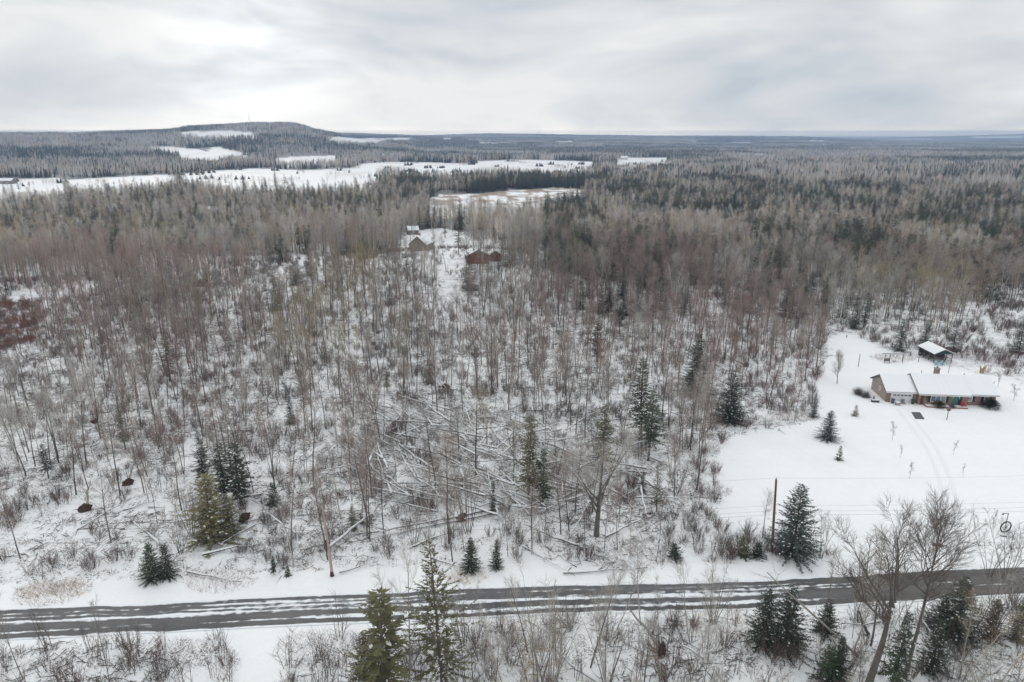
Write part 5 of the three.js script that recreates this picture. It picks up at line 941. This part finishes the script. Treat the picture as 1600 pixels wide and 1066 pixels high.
// garden shelter and two chairs
{
  const p = at(1472.5, 567), t = thing('garden_shelter', 'open sided garden shelter with lattice rails and a snow covered roof', 'shelter', p, 0.02), m = std([0.12, 0.1, 0.09], 0.9), W = 4.4, D = 6.4, E = 2.3, A = 3.35;
  for (const z of [0, -D / 3, -2 * D / 3, -D]) for (const x of [-1, 1]) part('post', boxG(0.14, E, 0.14, x * W / 2, E / 2, z), m, t);
  const sh = new THREE.Shape(); sh.moveTo(-W / 2 - 0.4, E - 0.1); sh.lineTo(0, A); sh.lineTo(W / 2 + 0.4, E - 0.1); sh.lineTo(W / 2 + 0.4, E + 0.02); sh.lineTo(0, A + 0.14); sh.lineTo(-W / 2 - 0.4, E + 0.02); sh.closePath();
  const roof = part('roof', new THREE.ExtrudeGeometry(sh, { depth: D + 0.8, bevelEnabled: false }).translate(0, 0, -D - 0.4), std([0.13, 0.11, 0.1]), t); part('snow', new THREE.ExtrudeGeometry(sh, { depth: D + 0.7, bevelEnabled: false }).translate(0, 0.16, -D - 0.35), snowMat, roof);
  const gb = new THREE.Shape(); gb.moveTo(-W / 2, E); gb.lineTo(0, A - 0.05); gb.lineTo(W / 2, E); gb.closePath(); part('gable_board', new THREE.ExtrudeGeometry(gb, { depth: 0.06, bevelEnabled: false }).translate(0, 0, -0.05), std([0.035, 0.06, 0.065]), t);
  part('back_wall', boxG(W, E, 0.08, 0, E / 2, -D + 0.1), std([0.03, 0.05, 0.055]), t); part('side_wall', boxG(0.06, E, D * 0.55, W / 2 - 0.02, E / 2, -D * 0.7), std([0.2, 0.18, 0.18]), t);
  for (const x of [-1, 1]) { part('rail', boxG(0.08, 0.1, D, x * W / 2, 0.95, -D / 2), m, t); for (let k = 0; k < 12; k++) { const g = boxG(0.04, 1.25, 0.05, 0, 0, 0).rotateX(k % 2 ? 0.75 : -0.75); part('slat', g.translate(x * W / 2, 0.5, -(k + 0.5) * D / 12), m, t); } for (let k = 0; k < 8; k++) part('slat', boxG(0.04, 0.9, 0.05, 0, 0, 0).rotateX(k % 2 ? 0.9 : -0.9).translate(x * W / 2, 1.8, -(k + 0.5) * D / 8), m, t); }
  for (const [px, label] of [[1463, 'pale turquoise garden chair before the shelter, left of two'], [1472, 'pale turquoise garden chair before the shelter, right of two']]) {
    const c = thing('garden_chair', label, 'chair', at(px, 571.5), 0.1), cm = std([0.35, 0.6, 0.66], 0.6), dk = std([0.06, 0.12, 0.15], 0.6); part('seat', boxG(0.7, 0.08, 0.6, 0, 0.4, 0), dk, c); const br = part('backrest', boxG(0.1, 0.85, 0.05, 0, 0.85, -0.3), cm, c);
    for (const x of [-0.24, -0.12, 0.12, 0.24]) part('slat', boxG(0.1, 0.78, 0.05, x, 0.82, -0.3), cm, br); for (const x of [-0.38, 0.38]) { part('arm', boxG(0.12, 0.05, 0.75, x, 0.65, 0), cm, c); part('leg', boxG(0.08, 0.64, 0.08, x, 0.32, 0.28), cm, c); part('leg', boxG(0.08, 0.64, 0.08, x, 0.32, -0.28), cm, c); }
  }
}
// ------------------------------------------------------------------ utility poles and wires along the far side of the road
{
  const foot = at(1206, 862), H = tallFor(foot, 749), along = (s) => { const x = foot.x + s, z = foot.z - 0.063 * s; return new THREE.Vector3(x, heightAt(x, z), z); };
  const makePole = (p, label) => { const t = thing('utility_pole', label, 'utility pole', p), g = new THREE.CylinderGeometry(0.13, 0.19, H + 0.4, 10).translate(0, H / 2 - 0.2, 0); t.rotation.z = 0.055; part('pole', g, std([0.22, 0.12, 0.09], 0.95, { map: barkTex }), t); part('insulator', new THREE.CylinderGeometry(0.06, 0.08, 0.3, 8).translate(0, H + 0.15, 0), std([0.5, 0.48, 0.45]), t); part('bracket', boxG(0.5, 0.1, 0.1, 0, H * 0.55, 0.16), std([0.2, 0.2, 0.2]), t); };
  makePole(foot, 'brown utility pole beside the big snow dusted spruce'); makePole(along(72), 'brown utility pole beyond the right edge'); makePole(along(-128), 'brown utility pole beyond the left edge');
  const S = [72, 0, -128];
  for (const [y, off, r, label] of [[1.0, 0, 0.009, 'topmost thin overhead wire along the road'], [0.66, 0.2, 0.01, 'second overhead wire along the road'], [0.585, 0.22, 0.012, 'third overhead wire along the road'], [0.53, 0.18, 0.013, 'lowest overhead wire along the road']]) {
    const pts = []; for (let k = 0; k < 2; k++) for (let i = k ? 1 : 0; i <= 14; i++) { const t = i / 14, a = along(S[k]), b = along(S[k + 1]); pts.push([lerp(a.x, b.x, t), lerp(a.y, b.y, t) + H * y + 0.2 * (y === 1) - 0.9 * 4 * t * (1 - t), lerp(a.z, b.z, t) + off]); }
    const g = new GB(); g.tube(pts, pts.map(() => r), 4); const o = part('overhead_wire', g.build(), std([0.22, 0.22, 0.23], 0.7), scene); o.name = numbered('overhead_wire'); tag(o, label, 'wire');
  }
}
// ------------------------------------------------------------------ farther houses, sheds and masts
function cottage(name, px, py, w, d, wall, roofH, turn, color, label, opt = {}) {
  const p = at(px, py), t = thing(name, label, opt.cat ?? 'house', p, turn), m = sidingMat(color), ridge = wall + roofH;
  part('wall', gableWall(-w / 2 + 0.02, w - 0.04, d / 2, -d / 2, wall, ridge - 0.1), m, t); const r = part('roof', gableG(-w / 2, w / 2, d / 2, -d / 2, wall, ridge, 0.4, 0.14), shingleMat, t);
  part('snow', gableG(-w / 2 + 0.05, w / 2 - 0.05, d / 2, -d / 2, wall + 0.17, ridge + 0.18, 0.35, 0.14), snowMat, r);
  if (opt.chimney) part('chimney', boxG(0.7, 1.6, 0.7, opt.chimney, ridge + 0.3, 0), brickMat, r);
  for (const [x, y, ww, hh] of opt.windows ?? []) { const f = part('window', boxG(ww, hh, 0.08, x, y, d / 2 + 0.03), white, t); part('pane', boxG(ww - 0.16, hh - 0.16, 0.04, x, y, d / 2 + 0.06), glass, f); }
  for (const [z, y, ww, hh] of opt.side ?? []) { const f = part('window', boxG(0.08, hh, ww, w / 2 + 0.03, y, z), white, t); part('pane', boxG(0.04, hh - 0.16, ww - 0.16, w / 2 + 0.06, y, z), glass, f); }
  return t;
}
cottage('knoll_house', 659, 391, 9, 7, 3.0, 3.0, 1.35, [0.24, 0.22, 0.17], 'grey brown gabled house with a snowy roof on the knoll', { chimney: -2, side: [[0, 3.4, 1, 1.1], [-1.8, 1.6, 1, 1.1], [1.8, 1.6, 1, 1.1]], windows: [[-2, 1.6, 1.2, 1.1], [1.5, 1.6, 1.2, 1.1]] });
cottage('outbuilding', 645, 366, 6, 5, 2.6, 1.8, 0.3, [0.2, 0.17, 0.15], 'small snow roofed outbuilding behind the knoll house', { cat: 'shed', windows: [[0, 1.5, 1, 0.9]] });
cottage('red_barn', 745, 407, 9, 8, 2.5, 1.9, 1.75, [0.27, 0.085, 0.06], 'low red barn with a snow covered roof on the knoll', { cat: 'barn', side: [[-1.8, 1.4, 1.2, 1.0], [1.8, 1.4, 1.2, 1.0]], windows: [[0, 1.5, 1.4, 1]] });
cottage('red_shed', 772, 406, 5, 4.5, 2.2, 1.4, 1.75, [0.25, 0.08, 0.06], 'small red shed at the right end of the red barn', { cat: 'shed', side: [[0, 1.3, 0.9, 0.9]] });
cottage('cottage', 868, 402, 9, 6, 2.6, 1.6, 0.05, [0.4, 0.38, 0.35], 'snow roofed house among trees right of the red barn', { windows: [[-2.5, 1.5, 1.2, 1.1], [0, 1.5, 1.2, 1.1], [2.5, 1.5, 1.2, 1.1]] });
{ const p = at(636, 402), t = thing('wood_stack', 'stacked lumber pile with snow layers below the knoll house', 'lumber pile', p, 0.1), m = std([0.17, 0.12, 0.1]); for (let k = 0; k < 4; k++) { const b = part('plank', boxG(4.2, 0.22, 1.5, 0.1 * (k % 2), 0.2 + k * 0.42, 0), m, t); part('snow', boxG(4.0, 0.1, 1.3, 0.1 * (k % 2), 0.36 + k * 0.42, 0.15), snowMat, b); } }
for (const [px, py, w, d, wall, rf, turn, c, label, o] of [
  [66, 272, 14, 9, 5, 4, 0.2, [0.75, 0.75, 0.74], 'white farmhouse at the foot of the far left hill', { windows: [[-4, 2, 1.6, 1.6], [0, 2, 1.6, 1.6], [4, 2, 1.6, 1.6], [-4, 4.6, 1.6, 1.2], [4, 4.6, 1.6, 1.2]], chimney: 3 }],
  [52, 274, 9, 8, 4, 3, 0.5, [0.6, 0.6, 0.6], 'smaller white building left of the far farmhouse', { windows: [[-2, 2, 1.5, 1.5], [2, 2, 1.5, 1.5]] }],
  [12, 287, 16, 9, 3.5, 2.6, 0, [0.2, 0.18, 0.16], 'long low farm shed on the far left snow field', { cat: 'barn', windows: [[-4, 2, 2, 1.4], [4, 2, 2, 1.4]] }],
  [328, 335, 13, 8, 3.2, 2.2, 0.05, [0.5, 0.48, 0.45], 'snow roofed house half hidden in the left far woods', { windows: [[-4, 1.8, 1.4, 1.3], [0, 1.8, 1.4, 1.3], [4, 1.8, 1.4, 1.3]] }],
  [132, 358, 12, 8, 3, 2, 0.1, [0.4, 0.37, 0.33], 'snow roofed house deep in the woods at the left', { windows: [[-3, 1.7, 1.3, 1.2], [3, 1.7, 1.3, 1.2]] }],
  [182, 330, 9, 7, 3, 2, -0.1, [0.45, 0.42, 0.4], 'small snow roofed house above the one deep in the left woods', { windows: [[-2, 1.7, 1.3, 1.2], [2, 1.7, 1.3, 1.2]] }],
  [522, 326, 12, 8, 3, 2.1, 0, [0.38, 0.36, 0.34], 'snow roofed house in the woods left of the sandy bank', { windows: [[-3, 1.7, 1.3, 1.2], [3, 1.7, 1.3, 1.2]] }],
  [366, 308, 12, 8, 3.4, 2.4, 0.1, [0.7, 0.7, 0.68], 'white house at the edge of the far snow fields', { windows: [[-3, 1.9, 1.4, 1.4], [3, 1.9, 1.4, 1.4]] }],
  [975, 250, 16, 10, 5, 4, 0.1, [0.7, 0.7, 0.7], 'white farmhouse beside the farthest snow field on the right', { windows: [[-4, 2.5, 1.8, 1.8], [4, 2.5, 1.8, 1.8]] }],
  [596, 247, 16, 10, 5, 4, 0.3, [0.7, 0.7, 0.7], 'white farmhouse in the far valley, left of a pair', { windows: [[-4, 2.5, 1.8, 1.8], [4, 2.5, 1.8, 1.8]] }],
  [612, 246, 14, 10, 5, 4, -0.2, [0.65, 0.65, 0.66], 'white farmhouse in the far valley, right of a pair', { windows: [[-3, 2.5, 1.8, 1.8], [3, 2.5, 1.8, 1.8]] }],
]) cottage('farmhouse', px, py, w, d, wall, rf, turn, c, label, o);
for (const [px, top, r, label] of [[391, 179, 2950, 'tall thin radio mast on the top of the left hill'], [842, 199, 6700, 'faint thin radio mast on the far ridge']]) {
  const d = rayOf(px, 205), k = Math.hypot(d[0], d[2]), x = d[0] * r / k, z = d[2] * r / k, p = new THREE.Vector3(x, heightAt(x, z), z), h = tallFor({ x, y: 0, z }, top) ; let hh = 20; while (project(x, p.y + hh, z)[1] > top && hh < 160) hh += 1;
  const t = thing('radio_mast', label, 'mast', p), m = std([0.3, 0.28, 0.28], 0.6), w = r / 2950; const g = new GB(); for (const [a, b] of [[-1, -1], [1, -1], [0, 1]]) g.tube([[a * 0.8 * w, -1, b * 0.8 * w], [a * 0.25 * w, hh, b * 0.25 * w]], [0.25 * w, 0.18 * w], 4); part('legs', g.build(), m, t);
  const b2 = new GB(); for (let q = 0; q < 12; q++) { const y = hh * q / 12, y2 = hh * (q + 1) / 12; b2.tube([[-0.7 * w, y, -0.7 * w], [0.7 * w, y2, -0.7 * w]], [0.12 * w, 0.12 * w], 3); b2.tube([[0.7 * w, y, -0.7 * w], [0, y2, 0.7 * w]], [0.12 * w, 0.12 * w], 3); } part('braces', b2.build(), m, t); part('antenna', new THREE.CylinderGeometry(0.12 * w, 0.2 * w, 6, 6).translate(0, hh + 3, 0), m, t);
}

camera.updateMatrixWorld();
renderer.render(scene, camera);
